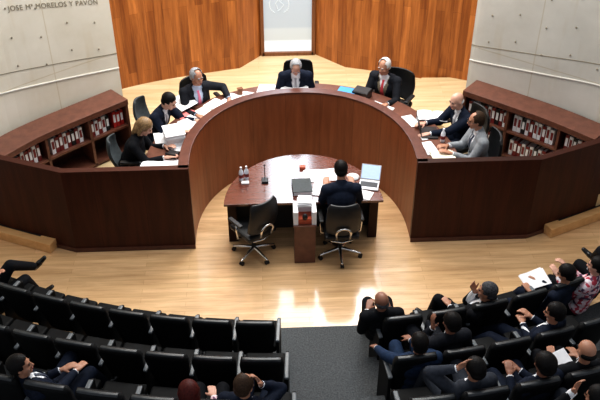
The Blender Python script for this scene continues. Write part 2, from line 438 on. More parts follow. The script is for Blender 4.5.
band('trim_4', cr, -1, lambda s: 1.73 + .14 * s, 'groove', .012, .004)
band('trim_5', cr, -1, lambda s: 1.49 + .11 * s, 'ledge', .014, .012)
# form-tie holes
for nm, line, side in (('trim_6', cl, 1), ('trim_7', cr, -1)):
    mb = MB(); pts = resample(line, 60)
    o1 = offset_line(pts, side * .003)
    for i in range(2, 34, 3):
        for z in (1.85, 2.25, 2.65, 3.05):
            p = o1[i]; mb.ell((p[0], p[1], z + .05 * i / 10 + (.1 if i % 2 else 0)), (.014, .014, .014), None, 8, 6)
    struct(mb.build(nm, 'groove'))

# incised lettering on the left wall
def wall_text(body, pa, pb, za, zb, size, name, label):
    cu = bpy.data.curves.new(name, 'FONT'); cu.body = body; cu.size = size; cu.extrude = .002; cu.space_character = 1.12; cu.offset = .0
    o = bpy.data.objects.new(name, cu); COL.objects.link(o)
    bpy.context.view_layer.update()
    me = bpy.data.meshes.new_from_object(o.evaluated_get(bpy.context.evaluated_depsgraph_get()))
    bpy.data.objects.remove(o)
    xs = [v.co.x for v in me.vertices]; x0, x1 = min(xs), max(xs)
    a, bq = V((*pa, za)), V((*pb, zb)); d = bq - a; u = d.normalized(); nrm = V((-u.y, u.x, 0)).normalized() * -1
    up = V((0, 0, 1)); k = d.length / (x1 - x0)
    L = line_l
    for v in me.vertices:
        p = a + u * (v.co.x - x0) * k
        # snap onto the wall
        best = min(((V(q) - p.xy).length, q) for q in L)[1]
        q = snap(p.xy)
        v.co = V((q[0], q[1], p.z)) + up * v.co.y + V((nrm.x, nrm.y, 0)) * (v.co.z + .004)
    root = empty(name, (pa[0], pa[1], za)); inv = Matrix.Translation((-pa[0], -pa[1], -za))
    bm = bmesh.new(); bm.from_mesh(me); bmesh.ops.remove_doubles(bm, verts=bm.verts, dist=1e-6)
    seen = set(); isl = []
    for f in bm.faces:
        if f.index in seen: continue
        st = [f]; seen.add(f.index); cur = []
        while st:
            g_ = st.pop(); cur.append(g_)
            for e in g_.edges:
                for h_ in e.link_faces:
                    if h_.index not in seen: seen.add(h_.index); st.append(h_)
        isl.append(cur)
    for cur in isl:
        o2 = MB(); mp_ = {}
        for f in cur:
            vs = []
            for v in f.verts:
                if v.index not in mp_: mp_[v.index] = o2.bm.verts.new(v.co)
                vs.append(mp_[v.index])
            o2.bm.faces.new(vs)
        q_ = o2.build('letter', 'letter', root); q_.matrix_parent_inverse = inv
    bm.free()
    return tag(root, label, 'lettering')
line_l = cl
def snap(p):
    best = None
    for a, b in zip(cl, cl[1:]):
        a, b = V(a), V(b); d = b - a; t = max(0, min(1, (p - a).dot(d) / d.length_squared)); q = a + d * t
        if best is None or (q - p).length < best[0]: best = ((q - p).length, q)
    return best[1]
wall_text('JOSE Mª MORELOS Y PAVON', (-3.66, 1.46), (-2.70, 2.25), 2.76, 2.50, .10, 'wall_lettering', 'row of small dark letters reading JOSE Mª MORELOS Y PAVON on left concrete wall')
wall_text('A LA EN', (-3.83, 1.31), (-3.50, 1.62), 3.02, 2.94, .12, 'wall_lettering', 'partly cropped upper row of dark letters at top left of concrete wall').location.z = -.06

# ------------------------------------------------------------------ the bench
root = empty('judges_bench', (0, 0, 0)); tag(root, 'large dark mahogany horseshoe bench with low side wings facing the gallery', 'bench')
face = offset_line(inner, .012)
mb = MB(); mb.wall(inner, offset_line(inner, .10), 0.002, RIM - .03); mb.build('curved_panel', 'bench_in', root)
ci = offset_line(inner, -.008); co = offset_line(inner, .125)
mb = MB(); mb.wall(ci, co, RIM - .03, RIM); mb.build('rim_cap', 'cap', root, bevel=.004)
for s, nm in ((-1, 'wing_panel'), (1, 'wing_panel')):
    w = [(s * 1.432, .0), (s * 3.0, .0), (s * 3.9, .37), (s * 4.36, .61)]
    if s > 0: ln = w; off = offset_line(ln, .07)
    else: ln = w[::-1]; off = offset_line(ln, .07)
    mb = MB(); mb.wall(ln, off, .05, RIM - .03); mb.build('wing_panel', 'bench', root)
    a = offset_line(ln, -.01); b2 = offset_line(ln, .085)
    mb = MB(); mb.wall(a, b2, RIM - .03, RIM); mb.build('wing_cap', 'bench', root, bevel=.003)
    mb = MB(); mb.wall(offset_line(ln, -.012), offset_line(ln, .0), .003, .065); mb.build('plinth', 'cap', root)
# desktop
di = offset_line(inner, .105); do = offset_line(inner, .62)
mb = MB(); mb.wall(di, do, DESK - .03, DESK); mb.build('desktop', 'case', root, bevel=.004)
for k in range(0, len(inner), 6):
    mb = MB()
    a, b2 = V(di[k]), V(do[k]); n_ = (b2 - a).normalized(); c = (a + b2) / 2; an = math.atan2(n_.y, n_.x)
    mb.box((c.x, c.y, (PZ + DESK - .03) / 2), (.42, .03, DESK - .03 - PZ), Matrix.Rotation(an, 3, 'Z'))
    mb.build('desk_support', 'case_in', root)

# ------------------------------------------------------------------ wooden step blocks
def step_block(s, label):
    p0 = V((s * 3.33, -.02)); p1 = V((s * 4.34, .43)); d = (p1 - p0).normalized(); nn = V((-d.y, d.x)) if s > 0 else V((d.y, -d.x))
    w = .27
    mb = MB(); poly = [p0, p1, p1 + nn * w, p0 + nn * w]
    if s < 0: poly = poly[::-1]
    r = empty('wooden_step', (p0.x, p0.y, 0)); inv = Matrix.Translation((-p0.x, -p0.y, 0))
    mb.prism([tuple(q) for q in poly], .003, .145); o = mb.build('step_body', 'step', r, bevel=.004); o.matrix_parent_inverse = inv
    mb = MB(); a = p0 + d * .22 + nn * .11; b = p1 + nn * .11
    q = [a, b, b + nn * .035, a + nn * .035]
    if s < 0: q = q[::-1]
    mb.prism([tuple(t) for t in q], .14, .149); o = mb.build('floor_slot', 'dark', r); o.matrix_parent_inverse = inv
    tag(r, label, 'step')
step_block(-1, 'low wooden step block against the left wing of the bench')
step_block(1, 'low wooden step block against the right wing of the bench')

# ------------------------------------------------------------------ bookcases
def bookcase(front, label, flip):
    """front: polyline of the open face, seen from the room; back offset .30 behind"""
    r = empty('low_bookcase', (*front[0], PZ)); inv = Matrix.Translation((-front[0][0], -front[0][1], -PZ))
    r['label'] = label; r['category'] = 'bookcase'
    sd = -1 if flip else 1
    back = offset_line(front, sd * .40)
    TOPZ = 1.22
    def b_(mb, name, mat, bev=0):
        o = mb.build(name, mat, r, bevel=bev); o.matrix_parent_inverse = inv; return o
    fr = offset_line(front, -sd * .02); bk = offset_line(front, sd * .40)
    b_(MB().wall(fr, bk, TOPZ - .04, TOPZ), 'top_board', 'case', .004)
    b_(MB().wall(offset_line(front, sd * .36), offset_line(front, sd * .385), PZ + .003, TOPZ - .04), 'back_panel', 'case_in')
    b_(MB().wall(fr, offset_line(front, sd * .0), TOPZ - .085, TOPZ - .04), 'fascia', 'case')
    for z, nm in ((PZ + .03, 'bottom_shelf'), (PZ + .43, 'middle_shelf')):
        b_(MB().wall(front, offset_line(front, sd * .36), z, z + .03), nm, 'case')
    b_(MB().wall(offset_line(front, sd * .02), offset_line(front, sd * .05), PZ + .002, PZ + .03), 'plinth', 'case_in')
    return r, inv, back
def divider(r, inv, front, s, flip, thick=.04):
    p, d = along(front, s); nn = V((-d.y, d.x)) * (-1 if flip else 1)
    mb = MB(); c = p + nn * .18; mb.box((c.x, c.y, (PZ + 1.18) / 2 + .005), (thick, .36, 1.18 - PZ - .01), Matrix.Rotation(math.atan2(d.y, d.x), 3, 'Z'))
    o = mb.build('divider', 'case', r); o.matrix_parent_inverse = inv
def along(line, s):
    for a, b in zip(line, line[1:]):
        a, b = V(a), V(b); L = (b - a).length
        if s <= L: return a + (b - a) * (s / L), (b - a).normalized()
        s -= L
    a, b = V(line[-2]), V(line[-1]); return b, (b - a).normalized()
def length(line): return sum((V(b) - V(a)).length for a, b in zip(line, line[1:]))
BOOK = {}
def book_proto(mat):
    """a lever-arch file: cover, block of pages, spine label; built at origin, spine facing -Y"""
    r = empty('binder')
    mb = MB(); mb.box((0, .004, .15), (.055, .008, .30)); mb.box((-.0255, .12, .15), (.004, .24, .30)); mb.box((.0255, .12, .15), (.004, .24, .30))
    mb.build('cover', mat, r)
    mb = MB(); mb.box((0, .12, .145), (.044, .21, .27)); mb.build('pages', 'paper', r)
    mb = MB(); mb.box((0, -.001, .17), (.036, .002, .15)); mb.build('spine_label', 'paper' if mat != 'paper' else 'maroon', r)
    return r
used_protos = set()
def place_book(mat, p, d, nn, z, label, group, tilt=0, h=1):
    k = mat
    if k not in BOOK: BOOK[k] = book_proto(mat); r = BOOK[k]
    else: r = copy_tree(BOOK[k])
    # spine faces -nn
    an = math.atan2(-nn.x, nn.y)
    r.location = (p.x + nn.x * .06, p.y + nn.y * .06, z + .002); r.rotation_euler = (0, tilt, an); r.scale = (1, 1, h)
    tag(r, label, 'binder', group)
# left case: front line running from the far end towards the viewer
LF = catmull([(-2.42, 1.90), (-3.40, 1.02), (-3.84, .48)], 8)
RF = catmull([(2.42, 1.93), (2.95, 1.47), (3.42, 1.04), (3.88, .53)], 8)
# keep clear of the wings: cut the cases where the wing begins
def wing_clear(line): return line
cname = {'maroon': 'dark red', 'red': 'bright red', 'paper': 'white', 'black_sp': 'black'}
def fill(front, flip, side, bays, plan):
    r, inv, back = bookcase(front, 'low curved mahogany bookcase full of binders along the %s concrete wall' % side, flip)
    for s in bays: divider(r, inv, front, s, flip)
    for bay, z, lvl, s0, s1, mats in plan:
        s = s0; i = 0
        while s < s1 - .03:
            mat = mats[i % len(mats)]; i += 1
            if mat is None: s += .06; continue
            p, d = along(front, s + .03); nn = V((-d.y, d.x)) * (-1 if flip else 1)
            place_book(mat, p, d, nn, z, '%s binder on the %s shelf in the %s bay of the %s bookcase' % (cname[mat], lvl, bay, side),
                       '%s binders on the %s shelf, %s bay, %s bookcase' % (cname[mat], lvl, bay, side), h=random.uniform(.76, .88))
            s += .062
US, LS = PZ + .46, PZ + .06
LL = length(LF); RL = length(RF)
fill(LF, True, 'left', (.02, .64, 1.32, LL - .02),
     [('far', US, 'upper', .06, .26, ['red']), ('far', US, 'upper', .30, .60, ['black_sp', 'paper', 'maroon', 'paper', 'maroon']),
      ('middle', US, 'upper', .74, 1.26, ['paper', 'maroon', 'black_sp', 'maroon', 'paper', 'maroon', 'maroon']),
      ('near', US, 'upper', 1.40, LL - .10, ['maroon', 'paper', 'maroon', 'maroon', 'paper', 'maroon', 'black_sp'])] )
fill(RF, False, 'right', (.02, .72, 1.5, RL - .02),
     [('far', US, 'upper', .08, .68, ['maroon', 'paper', 'paper', 'black_sp', 'maroon', 'paper', 'maroon', 'black_sp']),
      ('far', LS, 'lower', .20, .68, ['black_sp', 'paper', 'maroon', 'paper', 'maroon']),
      ('middle', US, 'upper', .80, 1.44, ['paper', 'paper', 'black_sp', 'paper', 'maroon', 'paper', 'paper', 'maroon']),
      ('middle', LS, 'lower', .80, 1.44, ['paper', 'maroon', 'maroon', 'paper', 'maroon', 'paper', 'black_sp']),
      ('near', US, 'upper', 1.58, RL - .06, ['maroon', 'paper', 'black_sp', 'paper', 'maroon', 'paper', 'paper'])])

# ------------------------------------------------------------------ clerk's table
TH = .76
root = empty('half_round_table', (0, 0, 0)); tag(root, 'half-round polished mahogany table standing inside the horseshoe bench', 'table')
tp = [(1.02 * math.cos(t), -.07 + 1.12 * math.sin(t)) for t in [PI * i / 40 for i in range(41)]]
MB().prism(tp, TH - .035, TH).build('tabletop', 'table', root, bevel=.005)
md = [(.99 * math.cos(t), .12 + .88 * math.sin(t)) for t in [PI - PI * i / 24 for i in range(25)]]
MB().wall(md, offset_line(md, -.03), .003, TH - .036).build('curved_modesty_panel', 'bench', root)
for s in (-1, 1):
    MB().box((s * .93, .14, TH / 2 - .017), (.12, .05, TH - .037)).build('end_panel', 'bench', root, bevel=.003)
MB().box((0, .40, TH / 2 - .017), (1.80, .03, TH - .04)).build('front_modesty_panel', 'black_sp', root)
# pedestal with things on it
root = empty('pedestal', (0, -.24, 0)); tag(root, 'narrow mahogany pedestal cabinet standing at the front of the half-round table', 'pedestal')
MB().box((0, 0, .30), (.27, .26, .59)).build('cabinet_body', 'case', root, bevel=.004)
MB().box((0, 0, .607), (.29, .28, .022)).build('pedestal_top', 'case', root, bevel=.003)

# ------------------------------------------------------------------ small things
def sheet(x, y, z, w, h, rz, label, mat='paper', n=3, cat='papers', lift=.004, group=None, name='paper_stack', dz=0):
    mb = MB()
    for i in range(n):
        mb.box((random.uniform(-.012, .012) * (i > 0), random.uniform(-.012, .012) * (i > 0), lift * (i + .5)), (w, h, lift * .8), Matrix.Rotation(random.uniform(-.12, .12) * (i > 0), 3, 'Z'))
    o = mb.build(name, mat); o.location = (x, y, z + .001); o.rotation_euler = (0, 0, rz); tag(o, label, cat, group); return o
def open_book(x, y, z, w, h, rz, label, cover='dark'):
    r = empty('open_folder', (x, y, z + .001), rz); tag(r, label, 'folder')
    MB().box((0, 0, .004), (w, h, .006)).build('cover', cover, r)
    for s in (-1, 1):
        rings = []
        for k in range(7):
            t = k / 6; xx = s * (.004 + t * (w / 2 - .012)); zz_ = .008 + .022 * math.sin(PI * min(1, t * 1.05)) * (1 - .5 * t)
            rings.append([(xx, -h / 2 + .008, .0075), (xx, h / 2 - .008, .0075), (xx, h / 2 - .008, zz_), (xx, -h / 2 + .008, zz_)])
        MB().loft(rings).build('page_block', 'paper', r)
    return r
def laptop(x, y, z, rz, label, w=.30, screen='screen', body='dark', open_=1.9):
    r = empty('laptop', (x, y, z + .001), rz); tag(r, label, 'laptop')
    MB().box((0, 0, .010), (w, .22, .018)).build('keyboard_base', body, r, bevel=.003)
    MB().box((0, -.0, .0200), (w * .86, .11, .002)).build('keyboard', 'black_sp', r)
    R = Matrix.Rotation(PI / 2 - (open_ - PI / 2) * -1 - PI / 2 + 0, 3, 'X')
    a = open_ - PI / 2
    mb = MB(); up = V((0, math.sin(a), math.cos(a))); c = V((0, .11, .02)) + up * .10
    rot = Matrix.Rotation(-a, 3, 'X'); mb.box(c, (w, .008, .20), rot); lid = mb.build('lid', body, r, bevel=.002)
    mb = MB(); nrm = rot @ V((0, -1, 0)); mb.box(c + nrm * .005, (w * .92, .001, .18), rot); mb.build('screen', screen, lid)
    return r
def bottle(x, y, z, label):
    r = empty('water_bottle', (x, y, z + .001)); tag(r, label, 'bottle')
    prof = [(.028, 0), (.032, .01), (.032, .12), (.028, .145), (.013, .175), (.012, .19)]
    MB().loft([[(a * math.cos(2 * PI * j / 14), a * math.sin(2 * PI * j / 14), h) for j in range(14)] for a, h in prof]).build('bottle_body', 'bottle', r, True)
    MB().cyl((0, 0, .188), (0, 0, .208), .014).build('cap', 'paper', r)
    MB().cyl((0, 0, .05), (0, 0, .10), .0328, n=14).build('paper_label', 'maroon', r)
def mic(x, y, z, rz, label):
    r = empty('microphone', (x, y, z + .001), rz); tag(r, label, 'microphone')
    MB().box((0, 0, .015), (.09, .12, .03), taper=.85).build('base', 'dark', r, bevel=.004)
    MB().tube([(0, .03, .025), (0, .04, .12), (0, .03, .2), (0, -.02, .27), (0, -.04, .285)], .0055).build('gooseneck', 'dark', r, True)
    MB().caps((0, -.04, .285), (0, -.07, .30), .011, .013, 10, 3).build('mic_head', 'black_sp', r, True)
tag_z = TH
bottle(-.80, .46, TH, 'small clear water bottle, left one of the pair on the half-round table')
bottle(-.73, .48, TH, 'small clear water bottle, right one of the pair on the half-round table')
r = MB().box((-.75, .39, TH + .012), (.10, .06, .02)).build('name_card', 'paper', bevel=.002); tag(r, 'small white card in front of the two water bottles', 'card')
mic(-.49, .42, TH, 0, 'black gooseneck microphone on the left half of the half-round table')
sheet(.28, .52, TH, .50, .26, .02, 'wide white open papers behind the clerk on the half-round table', n=3)
sheet(.24, .22, TH, .20, .32, -.12, 'white page stack left of the clerk on the half-round table', n=4)
o = MB().box((.02, .70, TH + .02), (.08, .06, .04)).build('red_box', 'redwood', bevel=.003); tag(o, 'small red box behind the papers on the half-round table', 'box')
r = empty('thick_file', (-.01, .22, TH + .001), .04); tag(r, 'thick dark grey closed file left of the clerk on the table', 'file')
MB().box((0, 0, .03), (.23, .28, .056)).build('page_block', 'paper', r); 
mb = MB(); mb.box((0, 0, .063), (.25, .30, .008)); mb.box((-.122, 0, .035), (.008, .30, .06)); mb.build('cover', 'charcoal', r)
laptop(.87, .26, TH, -.25, 'open laptop with pale blue screen at right end of half-round table', body='silver', w=.26, open_=2.2)
sheet(.76, .06, TH, .24, .18, -.4, 'white papers in front of the open laptop on the table', n=2)
o = MB().cyl((.68, .46, TH + .001), (.68, .46, TH + .012), .08, .085, 20).build('saucer', 'paper', None, True); tag(o, 'round white saucer between the clerk and the laptop', 'saucer')
# stack on the pedestal: white boxes with a dark slot
r = empty('file_box', (0, -.24, .62)); tag(r, 'white file box with a dark oval opening on the pedestal', 'box')
mb = MB(); mb.box((-.115, 0, .10), (.06, .24, .20)); mb.box((.115, 0, .10), (.06, .24, .20)); mb.box((0, .09, .10), (.17, .06, .20)); mb.build('box_shell', 'paper', r, bevel=.004)
MB().box((0, -.02, .04), (.165, .16, .075)).build('red_contents', 'redwood', r)
MB().ell((0, -.10, .115), (.035, .03, .05)).build('dark_object', 'dark', r, True)
sheet(0, -.18, .822, .17, .16, .0, 'stack of white paper slips on top of the white file box', n=7, lift=.01)

# ------------------------------------------------------------------ office chairs
def chair_proto(name, backmat, high=.62, chrome=True, width=.47, drop=0):
    r = empty(name)
    sz = .46
    mb = MB(); mb.box((0, 0, sz), (width, .46, .08)); s = mb.build('seat', backmat, r, bevel=.03)
    rings = []
    for k in range(11):
        t = k / 10; z = .52 + t * high; w = width / 2 * (1 - .16 * abs(t - .45) * 1.4) * (1 if t < .92 else .86)
        if k == 0: w *= .85
        yb = -.22 - .05 * math.sin(t * PI * .9) - .06 * t; th = .028 * (1 - .45 * t)
        ring = []
        for j in range(9):
            u = -1 + 2 * j / 8; ring.append((u * w, yb + .055 * (u * u) + th, z))
        for j in range(8, -1, -1):
            u = -1 + 2 * j / 8; ring.append((u * w, yb + .055 * (u * u) - th, z))
        rings.append(ring)
    mb = MB().loft(rings); mb.build('backrest', backmat, r, True, bevel=.01)
    for sx_ in (-1, 1):
        x = sx_ * (width / 2 + .035)
        mb = MB(); mb.tube([(sx_ * .16, -.02, .40), (x, -.02, .42), (x + sx_ * .01, -.01, .55), (x, 0, .645)], .014, 8)
        a = mb.build('armrest', 'chrome' if chrome else 'dark', r, True)
        mb = MB(); mb.box((x, .02, .665), (.065, .27, .035)); mb.build('arm_pad', 'black', a, bevel=.012)
    if chrome:   # bright bent-tube back bracket
        pts = [(-.085, -.285, .50), (-.095, -.315, .60)] + [(-.095 * math.cos(t), -.325, .62 + .075 * math.sin(t)) for t in [PI * i / 8 for i in range(9)]] + [(.095, -.315, .60), (.085, -.285, .50)]
        MB().tube(pts, .017, 8).build('back_bracket', 'chrome', r, True)
        MB().tube([(-.19, -.10, .42), (-.14, -.20, .40), (0, -.235, .395), (.14, -.20, .40), (.19, -.10, .42)], .011, 8).build('seat_bracket', 'chrome', r, True)
    mb = MB(); mb.cyl((0, 0, .10), (0, 0, .43), .028, .024); mb.box((0, 0, .41), (.18, .18, .04)); mb.build('gas_column', 'dark', r, True)
    for k in range(5):
        a = PI / 2 + 2 * PI * k / 5 + PI; d = V((math.cos(a), math.sin(a), 0))
        mb = MB(); mb.caps(V((0, 0, .115)) + d * .03, d * .29 + V((0, 0, .075)), .028, .017, 10, 3); lg = mb.build('base_leg', 'chrome' if chrome else 'dark', r, True)
        c = d * .29; q = d.cross(V((0, 0, 1)))
        mb = MB(); mb.cyl(c + V((0, 0, .03)) - q * .024, c + V((0, 0, .03)) - q * .006, .029, n=12); mb.cyl(c + V((0, 0, .03)) + q * .006, c + V((0, 0, .03)) + q * .024, .029, n=12); mb.cyl(c + V((0, 0, .03)) - q * .02, c + V((0, 0, .03)) + q * .02, .010, n=8); mb.build('caster', 'dark', lg)
    return r
ck = chair_proto('swivel_chair', 'black', .53); ck.scale = (.95,) * 3; ck.location = (.465, -.21, 0); ck.rotation_euler = (0, 0, .03)
tag(ck, 'black swivel chair with chrome base holding the clerk at the half-round table', 'chair', 'black swivel chairs at the half-round table')
c2 = copy_tree(ck); c2.location = (-.66, -.14, 0); c2.rotation_euler = (0, 0, .65)
tag(c2, 'empty black swivel chair turned aside at left of the half-round table', 'chair')
jp = chair_proto('judge_chair', 'charcoal', .40, False, .31)
jb = chair_proto('judge_chair', 'black', .44, False, .48)

# ------------------------------------------------------------------ people
def evaluated(mb, voxel, smooth_it=2):
    bmesh.ops.recalc_face_normals(mb.bm, faces=mb.bm.faces)
    me = bpy.data.meshes.new('tmp'); mb.bm.to_mesh(me); mb.bm.free()
    o = bpy.data.objects.new('tmp', me); COL.objects.link(o)
    r = o.modifiers.new('r', 'REMESH'); r.mode = 'VOXEL'; r.voxel_size = voxel; r.adaptivity = 0
    if smooth_it:
        s = o.modifiers.new('s', 'SMOOTH'); s.iterations = smooth_it; s.factor = .5
    bpy.context.view_layer.update()
    out = bpy.data.meshes.new_from_object(o.evaluated_get(bpy.context.evaluated_depsgraph_get()))
    bpy.data.objects.remove(o); bpy.data.meshes.remove(me)
    out.polygons.foreach_set('use_smooth', [True] * len(out.polygons))
    return out
def link(me, name, mat, parent):
    me.name = name; me.materials.clear(); me.materials.append(M[mat])
    o = bpy.data.objects.new(name, me); COL.objects.link(o)
    if parent: o.parent = parent
    return o
def ik(a, t, l1, l2, pole):
    a, t, pole = V(a), V(t), V(pole); d = t - a; D = min(d.length, (l1 + l2) * .995); u = d.normalized(); t = a + u * D
    x = (l1 * l1 - l2 * l2 + D * D) / (2 * D); h = math.sqrt(max(l1 * l1 - x * x, 1e-6))
    p = pole - u * pole.dot(u); p = p.normalized() if p.length > 1e-5 else u.orthogonal()
    return a + u * x + p * h, t
def hand(mb, w, d, nrm, side, curl=.6):
    """palm from wrist w along d; nrm = palm side normal; side=+1 puts the thumb on d x nrm"""
    d = V(d).normalized(); nrm = V(nrm); nrm = (nrm - d * nrm.dot(d)).normalized(); q = d.cross(nrm) * side
    mb.caps(w - d * .02, w + d * .02, .026, .028, 12, 3, (nrm, .75))
    for k, o_ in enumerate((-.030, -.010, .010, .030)):
        mb.caps(w + d * .02 + q * o_ * .6, w + d * .082 + q * o_, .016, .0135, 8, 3, (nrm, .85))
    ln = (.026, .031, .034, .030)
    for k, o_ in enumerate((-.033, -.011, .011, .033)):
        L = (.052, .068, .074, .066)[k]; b = w + d * .088 + q * o_
        dd = d; p = b
        for i, f in enumerate((.45, .32, .26)):
            an = curl * (.35, .8, .6)[i] * (1.15 - .08 * k); dd = (dd * math.cos(an) + nrm * math.sin(an)).normalized(); p2 = p + dd * L * f * 1.15
            mb.caps(p, p2, .0095 - .0008 * i, .0088 - .0008 * i, 8, 3); p = p2
    p = w + d * .025 + q * .030; d1 = (d * .65 + q * .62 + nrm * .35).normalized(); p2 = p + d1 * .042; d2 = (d * .85 + q * .2 + nrm * .45).normalized(); p3 = p2 + d2 * .034
    mb.caps(p - d1 * .01, p2, .0145, .0115, 8, 3); mb.caps(p2, p3, .011, .0095, 8, 3)
def head_frame(pos, hy, hp, hr=0):
    """head-local: +Y face, +X right, +Z crown"""
    return Matrix.Translation(pos) @ (Matrix.Rotation(hy, 4, 'Z') @ Matrix.Rotation(hr, 4, 'Y') @ Matrix.Rotation(hp, 4, 'X'))

def person(loc, rz, label, suit='suit_black', skin='skin_b', hair='short', hairmat='hair_black', lean=0, side=0, twist=0,
           head=(0, 0, 0), handL=None, handR=None, poleL=(-.28, -.4, -.8), poleR=(.28, -.4, -.8), legL=None, legR=None,
           kpL=(0, .2, 1), kpR=(0, .2, 1), tie=None, shirt='white', seat=.46, glasses=False, trousers=None, vneck=.17, curlL=.5, curlR=.5,
           hdL=None, hdR=None, hnL=None, hnR=None, female=False, vest=False, scale=1.0, opened=True, sh=0):
    """local frame: +Y forwards, +X is the figure's own right, origin on the floor under the hips"""
    hip = V((0, 0, seat + .10))
    T = Matrix.Translation(hip) @ Matrix.Rotation(twist * .3, 4, 'Z') @ Matrix.Rotation(side, 4, 'Y') @ Matrix.Rotation(-lean, 4, 'X')
    T2 = T @ Matrix.Rotation(twist * .7, 4, 'Z')
    g = lambda x, y, z: (T2 if z > .2 else T) @ V((x, y, z))
    k = .92 if female else 1.0
    SW = .185 * k
    neck0, neck1 = g(0, -.01, .47), g(0, .015, .585)
    hpos = neck1 + (T2.to_3x3() @ V((0, .028, .085)))
    shL, shR = g(-SW, -.01, .44 + sh), g(SW, -.01, .44)
    def arm(s, tgt, pole):
        a = shL if s < 0 else shR
        e, w = ik(a, tgt, .29 * k, .265 * k, pole); return a, e, w
    handL = handL or (-.12, .34, seat + .16); handR = handR or (.12, .34, seat + .16)
    aL = arm(-1, handL, poleL); aR = arm(1, handR, poleR)
    legL = legL or (-.12, .46, .085); legR = legR or (.12, .46, .085)
    hL, hR = V((-.095, .02, seat + .075)), V((.095, .02, seat + .075))
    kL, fL = ik(hL, legL, .44, .42, kpL); kR, fR = ik(hR, legR, .44, .42, kpR)
    def torso(mb, e, deep=0):
        mb.ell(g(0, 0, 0), (.165 + e, .115 + e, .12 + e), T.to_3x3())
        mb.ell(g(0, .0, .13), (.150 * k + e, .112 + e + deep, .14 + e), T.to_3x3())
        mb.ell(g(0, .0, .30), (.170 * k + e, .112 + e + deep, .16 + e), T2.to_3x3())
        if female: mb.ell(g(0, .06, .30), (.12, .07 + e, .07), T2.to_3x3())
        mb.caps(shL, shR, .055 + e, .055 + e, 14, 4)
        mb.caps(g(-.10 * k, -.01, .455), g(.10 * k, -.01, .455), .06 + e, .06 + e)
    def limb(mb, pts, rad, e):
        for (a, b), (ra, rb) in zip(zip(pts, pts[1:]), rad): mb.caps(a, b, ra + e, rb + e, 14, 4)
    H = head_frame(hpos, head[0] + twist * .0, head[1], head[2])
    Hr = H.to_3x3()
    hp = lambda x, y, z: H @ V((x, y, z))
    # ---- body
    mb = MB(); torso(mb, 0)
    mb.caps(neck0, neck1 + (hpos - neck1) * .3, .058 * k, .052 * k)
    for A in (aL, aR): limb(mb, A, ((.052 * k, .041 * k), (.041 * k, .027)), 0)
    for h_, kk, f_ in ((hL, kL, fL), (hR, kR, fR)):
        limb(mb, (h_, kk, f_), ((.088, .058), (.056, .038)), 0)
    # skull, face
    mb.ell(hp(0, -.012, .035), (.074, .094, .085), Hr, 20, 14)
    mb.ell(hp(0, .022, -.025), (.061, .067, .082), Hr, 18, 12)
    mb.ell(hp(0, .055, -.088), (.030, .026, .022), Hr)
    mb.ell(hp(0, .076, .032), (.046, .012, .012), Hr)
    mb.caps(hp(0, .084, .018), hp(0, .104, -.020), .009, .014, 8, 3)
    for s in (-1, 1):
        mb.ell(hp(s * .016, .094, -.023), (.009, .009, .008), Hr, 8, 6)
        mb.ell(hp(s * .040, .062, -.018), (.022, .018, .018), Hr, 10, 8)
        mb.ell(hp(s * .077, -.008, .0), (.009, .020, .032), Hr, 10, 8)
    fdL = V(hdL) if hdL else (aL[2] - aL[1]); fdR = V(hdR) if hdR else (aR[2] - aR[1])
    hand(mb, aL[2] + fdL.normalized() * .015, fdL, hnL or (0, 0, -1), -1, curlL); hand(mb, aR[2] + fdR.normalized() * .015, fdR, hnR or (0, 0, -1), 1, curlR)
    body = link(evaluated(mb, .0085, 1), 'person', skin, None)
    # ---- shirt
    mb = MB(); torso(mb, .006)
    mb.caps(neck0 + (neck1 - neck0) * .1, neck0 + (neck1 - neck0) * .55, .064 * k, .060 * k)
    for A in (aL, aR): limb(mb, A, ((.056 * k, .046 * k), (.045 * k, .035)), .001)
    sm = evaluated(mb, .012, 2)
    bm = bmesh.new(); bm.from_mesh(sm)
    Ti = T2.inverted()
    cut = []
    for f in bm.faces:
        c = f.calc_center_median(); q = Ti @ c
        ntop = (c - (neck0 + (neck1 - neck0) * .80))
        if ntop.dot((neck1 - neck0).normalized()) > 0 and (c - neck0).length < .2: cut.append(f)
        elif any((c - A[2]).dot((A[2] - A[1]).normalized()) > -.002 and (c - A[2]).length < .1 for A in (aL, aR)): cut.append(f)
    bmesh.ops.delete(bm, geom=cut, context='FACES'); bm.to_mesh(sm); 
    bvh = BVHTree.FromBMesh(bm); bm.free()
    so = link(sm, 'shirt', shirt, body)
    if vest:
        mb = MB(); torso(mb, .013); vm = evaluated(mb, .012, 2); bm = bmesh.new(); bm.from_mesh(vm)
        cut = [f for f in bm.faces if (lambda q: q.y > .02 and q.z > .30 and abs(q.x) < .006 + .36 * (q.z - .30))(Ti @ f.calc_center_median())]
        bmesh.ops.delete(bm, geom=cut, context='FACES'); bm.to_mesh(vm); bm.free(); link(vm, 'vest', 'vest', body)
    # ---- jacket with open front
    if opened is not None:
        mb = MB(); torso(mb, .020)
        mb.caps(neck0 - (neck1 - neck0) * .1, neck0 + (neck1 - neck0) * .40, .076 * k, .071 * k)
        for A in (aL, aR):
            wr_ = A[2] - (A[2] - A[1]).normalized() * .030
            limb(mb, (A[0], A[1], wr_), ((.068 * k, .057 * k), (.056 * k, .040)), 0)
        if not female:
            for s, kk, h_ in ((-1, kL, hL), (1, kR, hR)): mb.caps(h_, h_ + (kk - h_) * .22, .105, .10)
        jm = evaluated(mb, .012, 2)
        if opened:
            bm = bmesh.new(); bm.from_mesh(jm); cut = []
            for f in bm.faces:
                q = Ti @ f.calc_center_median()
                if q.y > .02 and q.z > .44 - vneck * 1.6 and abs(q.x) < .010 + .28 * (q.z - (.44 - vneck * 1.6)) * (.8 if q.z < .42 else .62) and q.z < .60: cut.append(f)
            bmesh.ops.delete(bm, geom=cut, context='FACES'); bm.to_mesh(jm); bm.free()
        jo = link(jm, 'jacket', suit, body)
